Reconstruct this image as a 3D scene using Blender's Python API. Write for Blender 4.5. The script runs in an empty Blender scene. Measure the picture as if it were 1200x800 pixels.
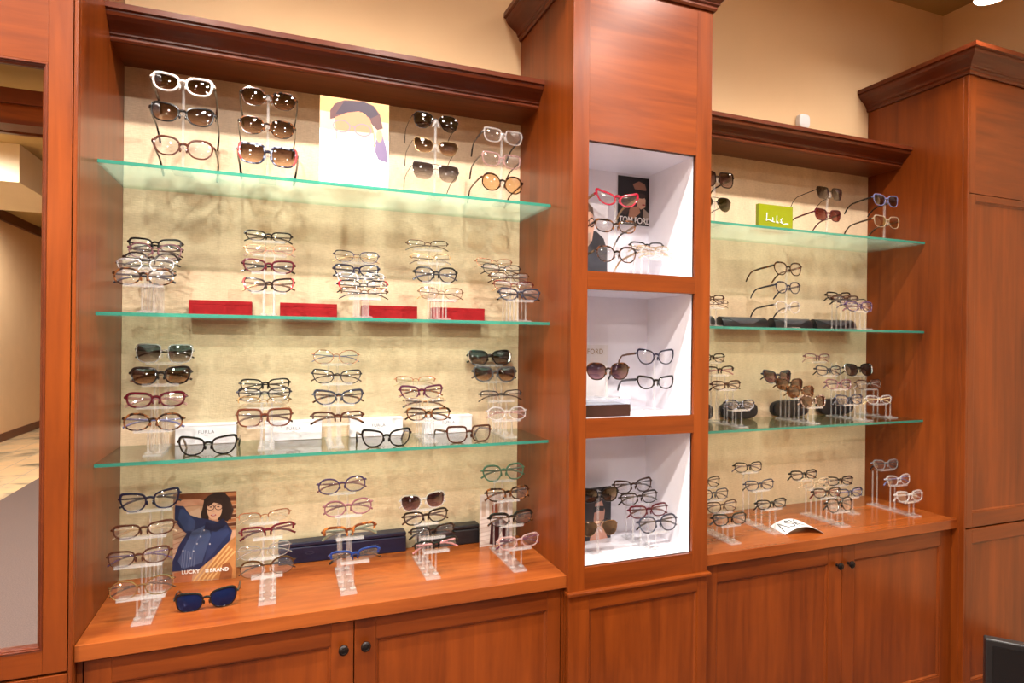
import bpy, math, random
from mathutils import Vector, Matrix, Euler
random.seed(7)
S = bpy.context.scene
COL = S.collection
PI = math.pi

# ------------------------------------------------------------------ camera
CAM = Vector((0.0, -2.251, 1.548))
FPX = 707.984
YAW, PITCH, ROLL = math.radians(21.128), math.radians(-0.013), math.radians(0.612)
FW = Vector((math.sin(YAW)*math.cos(PITCH), math.cos(YAW)*math.cos(PITCH), math.sin(PITCH)))
_rt = Vector((math.cos(YAW), -math.sin(YAW), 0))
_up = _rt.cross(FW)
RT = math.cos(ROLL)*_rt + math.sin(ROLL)*_up
UP = RT.cross(FW)
cam = bpy.data.objects.new('camera', bpy.data.cameras.new('camera'))
COL.objects.link(cam)
cam.data.sensor_width = 36
cam.data.lens = FPX/1200*36
cam.data.clip_start = 0.02
m = Matrix((( RT.x, UP.x, -FW.x, CAM.x), (RT.y, UP.y, -FW.y, CAM.y), (RT.z, UP.z, -FW.z, CAM.z), (0, 0, 0, 1)))
cam.matrix_world = m
S.camera = cam
S.view_settings.view_transform = 'Standard'
S.view_settings.look = 'None'
S.view_settings.gamma = 1
S.view_settings.use_curve_mapping = False
S.view_settings.exposure = 0.1
S.cycles.use_denoising = True
S.cycles.max_bounces = 14
S.cycles.diffuse_bounces = 5
S.cycles.glossy_bounces = 5
S.cycles.transmission_bounces = 10
S.cycles.transparent_max_bounces = 64
S.cycles.caustics_reflective = False
S.cycles.caustics_refractive = False
S.cycles.sample_clamp_indirect = 6
w = bpy.data.worlds.new('world'); S.world = w; w.use_nodes = True
w.node_tree.nodes['Background'].inputs[0].default_value = (1, .93, .82, 1)
w.node_tree.nodes['Background'].inputs[1].default_value = 0.3

# ceiling downlights: (x, y, power) ; the fittings are built further down
CEIL = 3.36
SPOT_COL = (1.0, 0.925, 0.835)
SPOTS = [(-1.05, -1.08, 115), (-0.15, -1.08, 115), (0.62, -1.08, 110), (1.62, -1.08, 92), (2.45, -1.08, 56)]
SPOTS2 = [(-1.5, -1.85, 130), (-0.45, -1.85, 165), (0.55, -1.85, 165), (1.74, -1.85, 125)]  # unseen second row, added to light the lower shelves more evenly
FILL_SPOTS = [(x, y, 300 if x < -2 else 22) for y in (-3.2, -5.0, -8.2) for x in (-2.9, -0.9, 1.1, 2.7)]  # unseen lamps added as fill; the strong left ones brighten the mirrored room

def ray(u, v):
    return FW + RT*((u-600)/FPX) - UP*((v-400)/FPX)
def at(u, v, Y):
    d = ray(u, v); return CAM + d*((Y-CAM.y)/d.y)
def on_z(u, v, Z):
    d = ray(u, v); return CAM + d*((Z-CAM.z)/d.z)
def mpp(X, Y):
    """pixels per metre of something X-facing at (X, Y)"""
    z = X*FW.x + (Y-CAM.y)*FW.y
    return FPX*(Y-CAM.y)/(z*z)

# ------------------------------------------------------------------ materials
MATS = {}
def rgb(r, g, b):
    def f(c):
        c /= 255
        return c/12.92 if c <= .04045 else ((c+.055)/1.055)**2.4
    return (f(r), f(g), f(b), 1)
def base(name):
    mt = bpy.data.materials.new(name); mt.use_nodes = True
    nt = mt.node_tree
    return mt, nt, nt.nodes['Principled BSDF'], nt.nodes['Material Output']
def pbr(name, col, rough=.5, metal=0, spec=.5, coat=0, var=.06, scale=30, bump=0, sheen=0):
    if name in MATS: return MATS[name]
    mt, nt, b, out = base(name)
    tc = nt.nodes.new('ShaderNodeTexCoord'); n = nt.nodes.new('ShaderNodeTexNoise')
    n.inputs['Scale'].default_value = scale; n.inputs['Detail'].default_value = 3
    nt.links.new(tc.outputs['Object'], n.inputs['Vector'])
    r = nt.nodes.new('ShaderNodeValToRGB')
    r.color_ramp.elements[0].color = tuple(c*(1-var) for c in col[:3])+(1,)
    r.color_ramp.elements[1].color = tuple(min(1, c*(1+var)) for c in col[:3])+(1,)
    r.color_ramp.elements[0].position = .3; r.color_ramp.elements[1].position = .7
    nt.links.new(n.outputs['Fac'], r.inputs['Fac'])
    nt.links.new(r.outputs['Color'], b.inputs['Base Color'])
    b.inputs['Roughness'].default_value = rough
    b.inputs['Metallic'].default_value = metal
    b.inputs['Specular IOR Level'].default_value = spec
    b.inputs['Coat Weight'].default_value = coat
    if bump:
        bp = nt.nodes.new('ShaderNodeBump'); bp.inputs['Strength'].default_value = bump
        bp.inputs['Distance'].default_value = .002
        nt.links.new(n.outputs['Fac'], bp.inputs['Height']); nt.links.new(bp.outputs['Normal'], b.inputs['Normal'])
    MATS[name] = mt
    return mt

def wood(name, axis, light=(.225, .046, .0055), dark=(.085, .0145, .0022), rough=.30):
    """cherry veneer, grain running along the given axis"""
    mt, nt, b, out = base(name)
    tc = nt.nodes.new('ShaderNodeTexCoord')
    mp = nt.nodes.new('ShaderNodeMapping')
    sc = [1.0, 1.0, 1.0]
    for i in range(3): sc[i] = 1.6 if i == axis else 22.0
    mp.inputs['Scale'].default_value = sc
    nt.links.new(tc.outputs['Object'], mp.inputs['Vector'])
    n1 = nt.nodes.new('ShaderNodeTexNoise'); n1.inputs['Scale'].default_value = 1.2
    n1.inputs['Detail'].default_value = 6; n1.inputs['Roughness'].default_value = .62; n1.inputs['Distortion'].default_value = .5
    nt.links.new(mp.outputs['Vector'], n1.inputs['Vector'])
    mp2 = nt.nodes.new('ShaderNodeMapping')
    sc2 = [9.0]*3; sc2[axis] = 2.0
    mp2.inputs['Scale'].default_value = sc2
    nt.links.new(tc.outputs['Object'], mp2.inputs['Vector'])
    n2 = nt.nodes.new('ShaderNodeTexNoise'); n2.inputs['Scale'].default_value = .5; n2.inputs['Detail'].default_value = 2
    nt.links.new(mp2.outputs['Vector'], n2.inputs['Vector'])
    ad = nt.nodes.new('ShaderNodeMath'); ad.operation = 'MULTIPLY_ADD'
    ad.inputs[1].default_value = .55
    nt.links.new(n1.outputs['Fac'], ad.inputs[0])
    m2 = nt.nodes.new('ShaderNodeMath'); m2.operation = 'MULTIPLY'; m2.inputs[1].default_value = .45
    nt.links.new(n2.outputs['Fac'], m2.inputs[0]); nt.links.new(m2.outputs[0], ad.inputs[2])
    r = nt.nodes.new('ShaderNodeValToRGB')
    r.color_ramp.elements[0].position = .32; r.color_ramp.elements[1].position = .68
    r.color_ramp.elements[0].color = dark+(1,); r.color_ramp.elements[1].color = light+(1,)
    nt.links.new(ad.outputs[0], r.inputs['Fac'])
    nt.links.new(r.outputs['Color'], b.inputs['Base Color'])
    b.inputs['Roughness'].default_value = rough
    b.inputs['Specular IOR Level'].default_value = .32
    b.inputs['Coat Weight'].default_value = .08
    b.inputs['Coat Roughness'].default_value = .2
    MATS[name] = mt
    return mt
WX = wood('cherry_grain_x', 0)
WY = wood('cherry_grain_y', 1)
WZ = wood('cherry_grain_z', 2)
WXD = wood('cherry_moulding_x', 0, (.13, .025, .006), (.07, .012, .004))
WYD = wood('cherry_moulding_y', 1, (.13, .025, .006), (.07, .012, .004))
WTOP = wood('cherry_counter', 0, (.33, .085, .016), (.15, .029, .006), .2)
DARKGAP = pbr('dark_gap', (.01, .006, .004, 1), .8)

def see_through(name, tint, spec_rough=.02, diffuse=0.0, dcol=(1, 1, 1), tint2=None, ior=1.45, gloss=1.0, split=(.35, .75), base_refl=0.0, trans=False):
    """clear pane: light goes straight through, the surface reflects by fresnel; tint2 = colour at the bottom of a graded lens"""
    if name in MATS: return MATS[name]
    mt = bpy.data.materials.new(name); mt.use_nodes = True
    nt = mt.node_tree; nt.nodes.clear()
    out = nt.nodes.new('ShaderNodeOutputMaterial')
    tr = nt.nodes.new('ShaderNodeBsdfTransparent'); tr.inputs[0].default_value = tuple(tint)+(1,)
    if tint2:
        tc = nt.nodes.new('ShaderNodeTexCoord'); sp = nt.nodes.new('ShaderNodeSeparateXYZ')
        nt.links.new(tc.outputs['Generated'], sp.inputs[0])
        r = nt.nodes.new('ShaderNodeValToRGB')
        r.color_ramp.elements[0].position = split[0]-.3 if split[0] > .3 else 0; r.color_ramp.elements[1].position = split[1]
        r.color_ramp.elements[0].color = tuple(tint2)+(1,); r.color_ramp.elements[1].color = tuple(tint)+(1,)
        nt.links.new(sp.outputs['Z'], r.inputs['Fac']); nt.links.new(r.outputs['Color'], tr.inputs[0])
    gl = nt.nodes.new('ShaderNodeBsdfGlossy'); gl.inputs['Roughness'].default_value = spec_rough
    gl.inputs[0].default_value = (gloss, gloss, gloss, 1)
    fr = nt.nodes.new('ShaderNodeFresnel'); fr.inputs['IOR'].default_value = ior
    fac = fr.outputs[0]
    if base_refl:
        ma = nt.nodes.new('ShaderNodeMath'); ma.operation = 'ADD'; ma.inputs[1].default_value = base_refl; ma.use_clamp = True
        nt.links.new(fac, ma.inputs[0]); fac = ma.outputs[0]
    # only the outer side of a face reflects, so light is not trapped inside the pane
    ge = nt.nodes.new('ShaderNodeNewGeometry'); iv = nt.nodes.new('ShaderNodeMath'); iv.operation = 'SUBTRACT'; iv.inputs[0].default_value = 1
    mu = nt.nodes.new('ShaderNodeMath'); mu.operation = 'MULTIPLY'
    nt.links.new(ge.outputs['Backfacing'], iv.inputs[1]); nt.links.new(iv.outputs[0], mu.inputs[0]); nt.links.new(fac, mu.inputs[1]); fac = mu.outputs[0]
    mx = nt.nodes.new('ShaderNodeMixShader')
    body = tr.outputs[0]
    if diffuse:
        df = nt.nodes.new('ShaderNodeBsdfTranslucent' if trans else 'ShaderNodeBsdfDiffuse'); df.inputs[0].default_value = tuple(dcol)+(1,)
        m0 = nt.nodes.new('ShaderNodeMixShader'); m0.inputs[0].default_value = diffuse
        nt.links.new(tr.outputs[0], m0.inputs[1]); nt.links.new(df.outputs[0], m0.inputs[2]); body = m0.outputs[0]
    nt.links.new(fac, mx.inputs[0]); nt.links.new(body, mx.inputs[1]); nt.links.new(gl.outputs[0], mx.inputs[2])
    nt.links.new(mx.outputs[0], out.inputs[0])
    MATS[name] = mt
    return mt
ACRYLIC = see_through('clear_acrylic', (.98, .98, .98), diffuse=.03, dcol=(.95, .95, .97))
ACRYLIC_E = see_through('acrylic_polished_edge', (.95, .95, .95), diffuse=.11, dcol=(.95, .95, .97), spec_rough=.06, ior=1.55, base_refl=.03)
SHELF_G = see_through('shelf_glass_face', (.885, .95, .92), diffuse=.22, dcol=(.36, .62, .50), ior=1.55, trans=True)
SHELF_E = see_through('shelf_glass_edge', (.06, .34, .27), diffuse=.5, dcol=(.06, .33, .25), spec_rough=.12)
LENS = {
 'clear': see_through('lens_clear', (.97, .97, .975), diffuse=.012, dcol=(.9, .92, 1), ior=1.65, base_refl=.07),
 'grey': see_through('lens_grey_graded', (.20, .19, .22), tint2=(.72, .70, .70), ior=1.7, base_refl=.05),
 'dark': see_through('lens_dark', (.16, .15, .18), tint2=(.36, .33, .36), ior=1.7, base_refl=.05),
 'brown': see_through('lens_brown_graded', (.24, .17, .15), tint2=(.86, .72, .60), ior=1.7, base_refl=.05),
 'brownmid': see_through('lens_brown_mid', (.34, .20, .14), tint2=(.56, .38, .27), ior=1.7, base_refl=.05),
 'purple': see_through('lens_purple_graded', (.20, .12, .18), tint2=(.62, .46, .50), ior=1.7, base_refl=.05),
 'rose': see_through('lens_burgundy', (.36, .14, .14), tint2=(.45, .2, .18), ior=1.6, base_refl=.02),
 'amber': see_through('lens_amber', (.80, .68, .54), tint2=(.88, .78, .64), ior=1.6, base_refl=.02),
 'green': see_through('lens_green', (.10, .11, .06), tint2=(.2, .22, .13), ior=1.6, base_refl=.02),
 'yellow': see_through('lens_yellow', (.82, .72, .45), tint2=(.9, .82, .6), ior=1.6, base_refl=.03),
 'goldmirror': pbr('lens_gold_mirror', rgb(100, 82, 66), .12, .7, var=.03),
}
def blue_mirror():
    mt, nt, b, out = base('lens_blue_mirror')
    tc = nt.nodes.new('ShaderNodeTexCoord'); n = nt.nodes.new('ShaderNodeTexNoise'); n.inputs['Scale'].default_value = 6
    nt.links.new(tc.outputs['Object'], n.inputs['Vector'])
    r = nt.nodes.new('ShaderNodeValToRGB'); r.color_ramp.elements[0].color = (.003, .005, .022, 1); r.color_ramp.elements[1].color = (.006, .012, .05, 1)
    nt.links.new(n.outputs['Fac'], r.inputs['Fac']); nt.links.new(r.outputs['Color'], b.inputs['Base Color'])
    b.inputs['Roughness'].default_value = .12; b.inputs['Specular IOR Level'].default_value = .4
    b.inputs['Specular Tint'].default_value = (.4, .45, 1, 1)
    return mt
LENS['bluemirror'] = blue_mirror()

def fm(key):
    """frame material by colour word"""
    T = {
     'black': ('a', (14, 12, 13)), 'darkbrown': ('a', (38, 22, 18)), 'brown': ('a', (78, 42, 30)), 'chestnut': ('a', (104, 52, 34)),
     'burgundy': ('a', (96, 14, 34)), 'red': ('a', (214, 24, 62)), 'plum': ('a', (96, 28, 66)), 'mauve': ('a', (150, 96, 104)),
     'navy': ('a', (22, 28, 66)), 'blue': ('a', (30, 54, 120)), 'white': ('a', (236, 232, 228)), 'pinkacetate': ('a', (226, 150, 150)),
     'coral': ('a', (232, 96, 96)), 'green': ('a', (86, 120, 96)), 'sage': ('a', (138, 142, 116)), 'cream': ('a', (255, 226, 170)),
     'slate': ('a', (58, 60, 76)), 'lilac': ('a', (128, 128, 172)), 'purple': ('a', (88, 66, 104)), 'grey': ('a', (96, 94, 98)),
     'gold': ('m', (176, 142, 98)), 'rosegold': ('m', (214, 150, 118)), 'silver': ('m', (205, 205, 208)), 'bronze': ('m', (120, 84, 54)),
     'gunmetal': ('m', (72, 72, 82)), 'navymetal': ('m', (40, 46, 84)), 'blackmetal': ('m', (30, 28, 30)),
     'brownmetal': ('m', (84, 52, 40)), 'redmetal': ('m', (130, 40, 38)),
     'clear': ('c', (.86, .84, .84)), 'smoke': ('c', (.55, .52, .55)), 'champagne': ('c', (.84, .74, .58)), 'rose': ('c', (.8, .6, .58)),
     'tortoise': ('t', (34, 20, 14), (138, 82, 42)), 'darktortoise': ('t', (22, 13, 11), (104, 60, 34)), 'ambertortoise': ('t', (96, 44, 22), (190, 112, 52)),
     'greymottle': ('t', (30, 30, 36), (178, 178, 190)), 'bluemottle': ('t', (44, 42, 60), (176, 184, 206)), 'brownmottle': ('t', (60, 34, 28), (190, 160, 140)),
    }[key]
    nm = 'frame_'+key
    if nm in MATS: return MATS[nm]
    dk = 1 if key in ('black', 'white') else .62
    if T[0] == 'a': return pbr(nm, tuple(c*dk for c in rgb(*T[1])[:3])+(1,), .16, 0, .6, .3, var=.05)
    if T[0] == 'm': return pbr(nm, rgb(*T[1]), .25, .9, var=.04)
    if T[0] == 'c': return see_through(nm, T[1], diffuse=.22, dcol=tuple(min(1, c*.95) for c in T[1]), spec_rough=.06)
    mt, nt, b, out = base(nm)
    tc = nt.nodes.new('ShaderNodeTexCoord'); n = nt.nodes.new('ShaderNodeTexNoise'); n.inputs['Scale'].default_value = 95
    n.inputs['Detail'].default_value = 1
    nt.links.new(tc.outputs['Object'], n.inputs['Vector'])
    r = nt.nodes.new('ShaderNodeValToRGB'); r.color_ramp.elements[0].position = .45; r.color_ramp.elements[1].position = .60
    r.color_ramp.elements[0].color = tuple(c*.8 for c in rgb(*T[1])[:3])+(1,); r.color_ramp.elements[1].color = tuple(c*.7 for c in rgb(*T[2])[:3])+(1,)
    nt.links.new(n.outputs['Fac'], r.inputs['Fac']); nt.links.new(r.outputs['Color'], b.inputs['Base Color'])
    b.inputs['Roughness'].default_value = .16; b.inputs['Coat Weight'].default_value = .3
    MATS[nm] = mt
    return mt

def wallpaper():
    mt, nt, b, out = base('grasscloth_wallpaper')
    tc = nt.nodes.new('ShaderNodeTexCoord')
    def nz(scale, mpx, det=4):
        mp = nt.nodes.new('ShaderNodeMapping'); mp.inputs['Scale'].default_value = mpx
        nt.links.new(tc.outputs['Object'], mp.inputs['Vector'])
        n = nt.nodes.new('ShaderNodeTexNoise'); n.inputs['Scale'].default_value = scale; n.inputs['Detail'].default_value = det
        nt.links.new(mp.outputs['Vector'], n.inputs['Vector']); return n
    a = nz(1, (60, 1, 260)); c = nz(1, (16, 1, 5), 3); h = nz(1, (240, 1, 46))
    r = nt.nodes.new('ShaderNodeValToRGB')
    r.color_ramp.elements[0].position = .3; r.color_ramp.elements[1].position = .72
    r.color_ramp.elements[0].color = (.57, .42, .265, 1); r.color_ramp.elements[1].color = (.85, .67, .465, 1)
    mx = nt.nodes.new('ShaderNodeMath'); mx.operation = 'MULTIPLY_ADD'; mx.inputs[1].default_value = .45
    m2 = nt.nodes.new('ShaderNodeMath'); m2.operation = 'MULTIPLY_ADD'; m2.inputs[1].default_value = .35
    m3 = nt.nodes.new('ShaderNodeMath'); m3.operation = 'MULTIPLY'; m3.inputs[1].default_value = .2
    nt.links.new(h.outputs['Fac'], m3.inputs[0]); nt.links.new(c.outputs['Fac'], m2.inputs[0]); nt.links.new(m3.outputs[0], m2.inputs[2])
    nt.links.new(a.outputs['Fac'], mx.inputs[0]); nt.links.new(m2.outputs[0], mx.inputs[2])
    nt.links.new(mx.outputs[0], r.inputs['Fac']); nt.links.new(r.outputs['Color'], b.inputs['Base Color'])
    b.inputs['Roughness'].default_value = .38; b.inputs['Specular IOR Level'].default_value = .5
    bp = nt.nodes.new('ShaderNodeBump'); bp.inputs['Strength'].default_value = .5; bp.inputs['Distance'].default_value = .003
    nt.links.new(mx.outputs[0], bp.inputs['Height']); nt.links.new(bp.outputs['Normal'], b.inputs['Normal'])
    return mt
PAPER_WALL = wallpaper()
PAINT = pbr('warm_wall_paint', rgb(222, 188, 146), .85, var=.02, scale=4)
PAINT_B = pbr('bulkhead_paint', rgb(228, 214, 186), .85, var=.02, scale=4)
CEILP = pbr('ceiling_paint', rgb(176, 150, 96), .9, var=.02, scale=3)
LAMINATE = pbr('white_laminate', rgb(226, 224, 232), .35, var=.01)
MIRROR = pbr('mirror_silver', (.93, .93, .92, 1), .0, 1, var=0)
KNOB = pbr('dark_bronze_knob', rgb(34, 28, 28), .32, .7)
WHITEP = pbr('white_card', rgb(214, 212, 214), .45, var=.01)
WHITEBOX = pbr('white_box_card', rgb(226, 226, 232), .4, var=.015)
REDFELT = pbr('red_velvet_case', rgb(152, 4, 15), .9, var=.12, scale=60, bump=.2)
NAVYCASE = pbr('navy_leatherette', rgb(16, 18, 44), .4, var=.15, scale=50, bump=.2)
BLACKCASE = pbr('black_leatherette', rgb(26, 25, 29), .38, var=.15, scale=80, bump=.25)
BLACKPL = pbr('black_plastic', rgb(14, 14, 17), .4)
GREYTXT = pbr('grey_print', rgb(120, 120, 128), .6)
GOLDTXT = pbr('gold_foil_print', rgb(150, 128, 92), .35, .5)
BLACKTXT = pbr('black_print', rgb(30, 28, 28), .5)
WHITETXT = pbr('white_print', rgb(245, 243, 240), .5)
LIMEP = pbr('lime_acrylic_block', rgb(122, 134, 6), .12, 0, .6, .5, var=.06, scale=8)
LACQUER = pbr('black_brown_lacquer', rgb(40, 20, 22), .12, 0, .6, .5, var=.4, scale=12)

# ------------------------------------------------------------------ mesh helpers
class MB:
    def __init__(s): s.v = []; s.f = []; s.mi = []
    def add(s, vs, fs, mi=0):
        o = len(s.v); s.v += [tuple(p) for p in vs]
        for f in fs: s.f.append(tuple(i+o for i in f)); s.mi.append(mi)
    def box(s, x0, x1, y0, y1, z0, z1, mi=0, M=None):
        vs = [Vector((x, y, z)) for z in (z0, z1) for y in (y0, y1) for x in (x0, x1)]
        if M: vs = [M @ p for p in vs]
        s.add(vs, [(0, 2, 3, 1), (4, 5, 7, 6), (0, 1, 5, 4), (2, 6, 7, 3), (0, 4, 6, 2), (1, 3, 7, 5)], mi)
    def tube(s, pts, r, seg=6, closed=False, mi=0, flat=None, cap=True):
        """r: number or list; flat=(axis, factor) squashes the section along a world axis"""
        pts = [Vector(p) for p in pts]; n = len(pts)
        rr = r if isinstance(r, (list, tuple)) else [r]*n
        rings = []
        prev = None
        for i in range(n):
            a = pts[(i-1) % n] if (closed or i > 0) else pts[i]
            b = pts[(i+1) % n] if (closed or i < n-1) else pts[i]
            t = (b-a).normalized()
            ref = Vector((0, 1, 0)) if abs(t.y) < .8 else Vector((1, 0, 0))
            if prev is not None and not closed:
                ref = prev
            u = (ref - t*ref.dot(t))
            if u.length < 1e-6: u = Vector((0, 0, 1)) - t*t.z
            u.normalize(); w_ = t.cross(u); prev = u
            ring = []
            for k in range(seg):
                q = 2*PI*(k+.5)/seg
                d = u*math.cos(q)*rr[i] + w_*math.sin(q)*rr[i]
                if flat:
                    d = Vector([d[j]*(flat[1] if j == flat[0] else 1) for j in range(3)])
                ring.append(pts[i]+d)
            rings.append(ring)
        vs = [p for ring in rings for p in ring]; fs = []
        m_ = n if closed else n-1
        for i in range(m_):
            j = (i+1) % n
            for k in range(seg):
                l = (k+1) % seg
                fs.append((i*seg+k, i*seg+l, j*seg+l, j*seg+k))
        if not closed and cap:
            fs.append(tuple(range(seg))[::-1]); fs.append(tuple((n-1)*seg+k for k in range(seg)))
        s.add(vs, fs, mi)
    def prism(s, outline, y0, y1, mi=0, M=None):
        """outline in (x, z), extruded along y"""
        n = len(outline)
        vs = [Vector((x, y0, z)) for x, z in outline]+[Vector((x, y1, z)) for x, z in outline]
        if M: vs = [M @ p for p in vs]
        fs = [tuple(range(n))[::-1], tuple(range(n, 2*n))]
        for i in range(n):
            j = (i+1) % n; fs.append((i, j, n+j, n+i))
        s.add(vs, fs, mi)
    def lathe(s, prof, c, axis='z', seg=16, mi=0):
        """prof list of (radius, height)"""
        vs = []; fs = []
        for r, h in prof:
            for k in range(seg):
                q = 2*PI*k/seg
                a, b = r*math.cos(q), r*math.sin(q)
                p = (a, b, h) if axis == 'z' else (a, h, b) if axis == 'y' else (h, a, b)
                vs.append(Vector(p)+Vector(c))
        for i in range(len(prof)-1):
            for k in range(seg):
                l = (k+1) % seg
                fs.append((i*seg+k, i*seg+l, (i+1)*seg+l, (i+1)*seg+k))
        fs.append(tuple(range(seg))[::-1]); fs.append(tuple((len(prof)-1)*seg+k for k in range(seg)))
        s.add(vs, fs, mi)
    def build(s, name, mats, parent=None, smooth=False, bevel=0, loc=None, rot=None):
        me = bpy.data.meshes.new(name); me.from_pydata(s.v, [], s.f); me.update()
        if not isinstance(mats, (list, tuple)): mats = [mats]
        for m_ in mats: me.materials.append(m_)
        for p, i in zip(me.polygons, s.mi): p.material_index = i
        import bmesh
        bm = bmesh.new(); bm.from_mesh(me); bmesh.ops.recalc_face_normals(bm, faces=bm.faces)
        if bevel:
            bmesh.ops.bevel(bm, geom=[e for e in bm.edges if len(e.link_faces) == 2 and e.calc_face_angle(0) > .6], offset=bevel, segments=2, affect='EDGES', profile=.5)
        bm.to_mesh(me); bm.free()
        if smooth:
            for p in me.polygons: p.use_smooth = True
            try: me.set_sharp_from_angle(angle=math.radians(40))
            except Exception: pass
        o = bpy.data.objects.new(name, me); COL.objects.link(o)
        if parent: o.parent = parent
        if loc: o.location = loc
        if rot: o.rotation_euler = rot
        return o
def empty(name, loc=(0, 0, 0), rot=(0, 0, 0)):
    o = bpy.data.objects.new(name, None); COL.objects.link(o); o.location = loc; o.rotation_euler = rot
    o.empty_display_size = .02
    return o
LABELS = set()
def tag(o, label, cat, group=None):
    n = len(label.split())
    if n > 16 or n < 4: print('LABEL LENGTH', n, label)
    if label in LABELS: print('DUP LABEL', label)
    LABELS.add(label)
    o['label'] = label; o['category'] = cat
    if group: o['group'] = group
    return o
def struct(o): o['kind'] = 'structure'; return o
def text_mesh(txt, size, mat, name, parent, loc, rot=(PI/2, 0, 0), depth=.0002, xs=1.0, space=1.0, align='CENTER', bold=0):
    cu = bpy.data.curves.new('t', 'FONT'); cu.body = txt; cu.size = size; cu.extrude = depth
    cu.align_x = align; cu.align_y = 'CENTER'; cu.space_character = space; cu.offset = bold
    cu.resolution_u = 3
    o = bpy.data.objects.new('t', cu); COL.objects.link(o)
    dg = bpy.context.evaluated_depsgraph_get(); dg.update()
    me = bpy.data.meshes.new_from_object(o.evaluated_get(dg))
    bpy.data.objects.remove(o); me.name = name
    me.materials.clear(); me.materials.append(mat)
    r = bpy.data.objects.new(name, me); COL.objects.link(r); r.parent = parent
    r.location = loc; r.rotation_euler = rot; r.scale = (xs, 1, 1)
    return r

# ------------------------------------------------------------------ dimensions (from the photograph)
XL, XR, XT, XR2 = -0.467, 0.895, 1.455, 2.824      # alcove sides, tower sides
YK, YT, YP, YQ = -0.461, -0.469, -0.474, -0.490    # fronts of counter, tower, mirror cabinet, right tower
ZK, ZKB = 0.779, 0.737
SH = [2.034, 1.617, 1.201]
SD = 0.305; ST = 0.010
WALL_R, WALL_L, WALL_F = 3.389, -3.77, -12.0

# ------------------------------------------------------------------ room shell
def quad_struct(name, x0, x1, y0, y1, z0, z1, mat):
    b = MB(); b.box(x0, x1, y0, y1, z0, z1); return struct(b.build(name, mat))
quad_struct('wall_back', WALL_L-.1, WALL_R+.1, 0.0, .1, 0, CEIL, PAINT)
quad_struct('wall_right', WALL_R, WALL_R+.1, WALL_F, 0, 0, CEIL, PAINT)
quad_struct('wall_left', WALL_L-.1, WALL_L, WALL_F, 0, 0, CEIL, PAINT)
quad_struct('wall_front', WALL_L-.1, WALL_R+.1, WALL_F-.1, WALL_F, 0, CEIL, PAINT)
quad_struct('ceiling', WALL_L-.1, WALL_R+.1, WALL_F-.1, .1, CEIL, CEIL+.1, CEILP)
def carpet_mat():
    mt = pbr('taupe_carpet', rgb(92, 76, 72), .95, var=.22, scale=140, bump=.5); return mt
def stone_mat():
    mt, nt, b, out = base('slate_tile')
    tc = nt.nodes.new('ShaderNodeTexCoord'); n = nt.nodes.new('ShaderNodeTexNoise'); n.inputs['Scale'].default_value = 2.6
    n.inputs['Detail'].default_value = 5; n.inputs['Distortion'].default_value = .8
    nt.links.new(tc.outputs['Object'], n.inputs['Vector'])
    r = nt.nodes.new('ShaderNodeValToRGB')
    e = r.color_ramp.elements; e[0].position = .34; e[0].color = rgb(110, 102, 84); e[1].position = .66; e[1].color = rgb(214, 178, 132)
    k = e.new(.48); k.color = rgb(196, 170, 132)
    nt.links.new(n.outputs['Fac'], r.inputs['Fac'])
    bk = nt.nodes.new('ShaderNodeTexBrick'); bk.inputs['Scale'].default_value = 1; bk.offset = 0
    bk.inputs['Brick Width'].default_value = .33; bk.inputs['Row Height'].default_value = .33; bk.inputs['Mortar Size'].default_value = .006
    bk.inputs['Mortar'].default_value = (.35, .3, .24, 1)
    nt.links.new(tc.outputs['Object'], bk.inputs['Vector'])
    nt.links.new(r.outputs['Color'], bk.inputs['Color1']); nt.links.new(r.outputs['Color'], bk.inputs['Color2'])
    nt.links.new(bk.outputs['Color'], b.inputs['Base Color']); b.inputs['Roughness'].default_value = .45
    return mt
fb = MB(); fb.box(-2.43, WALL_R+.1, WALL_F-.1, .1, -.1, 0, 0); fb.box(WALL_L-.1, -2.43, WALL_F-.1, .1, -.1, 0, 1)
struct(fb.build('floor', [carpet_mat(), stone_mat()]))
quad_struct('baseboard_left', WALL_L, WALL_L+.015, WALL_F, 0, 0, .12, WYD)
quad_struct('baseboard_right', WALL_R-.015, WALL_R, WALL_F, -.6, 0, .12, WYD)
quad_struct('baseboard_front', WALL_L+.015, WALL_R-.015, WALL_F, WALL_F+.015, 0, .12, WXD)
# what the mirror shows: a panelled beam across the room, a bulkhead and a crown on the left wall
b = MB(); b.box(WALL_L, WALL_R, -3.80, -3.66, 2.985, 3.10, 0); b.box(WALL_L, WALL_R, -3.83, -3.63, 3.10, 3.20, 1); b.box(WALL_L, WALL_R, -3.82, -3.64, 2.965, 2.99, 1)
struct(b.build('trim_1', [WX, WXD]))
quad_struct('trim_2', WALL_L, -2.30, -7.3, -5.68, 3.0, CEIL, PAINT_B)
quad_struct('trim_3', WALL_L, WALL_L+.05, -12, -7.3, 3.22, CEIL, WYD)
quad_struct('trim_4', WALL_L, WALL_R, -5.27, -5.22, 3.33, CEIL, WXD)

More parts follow.
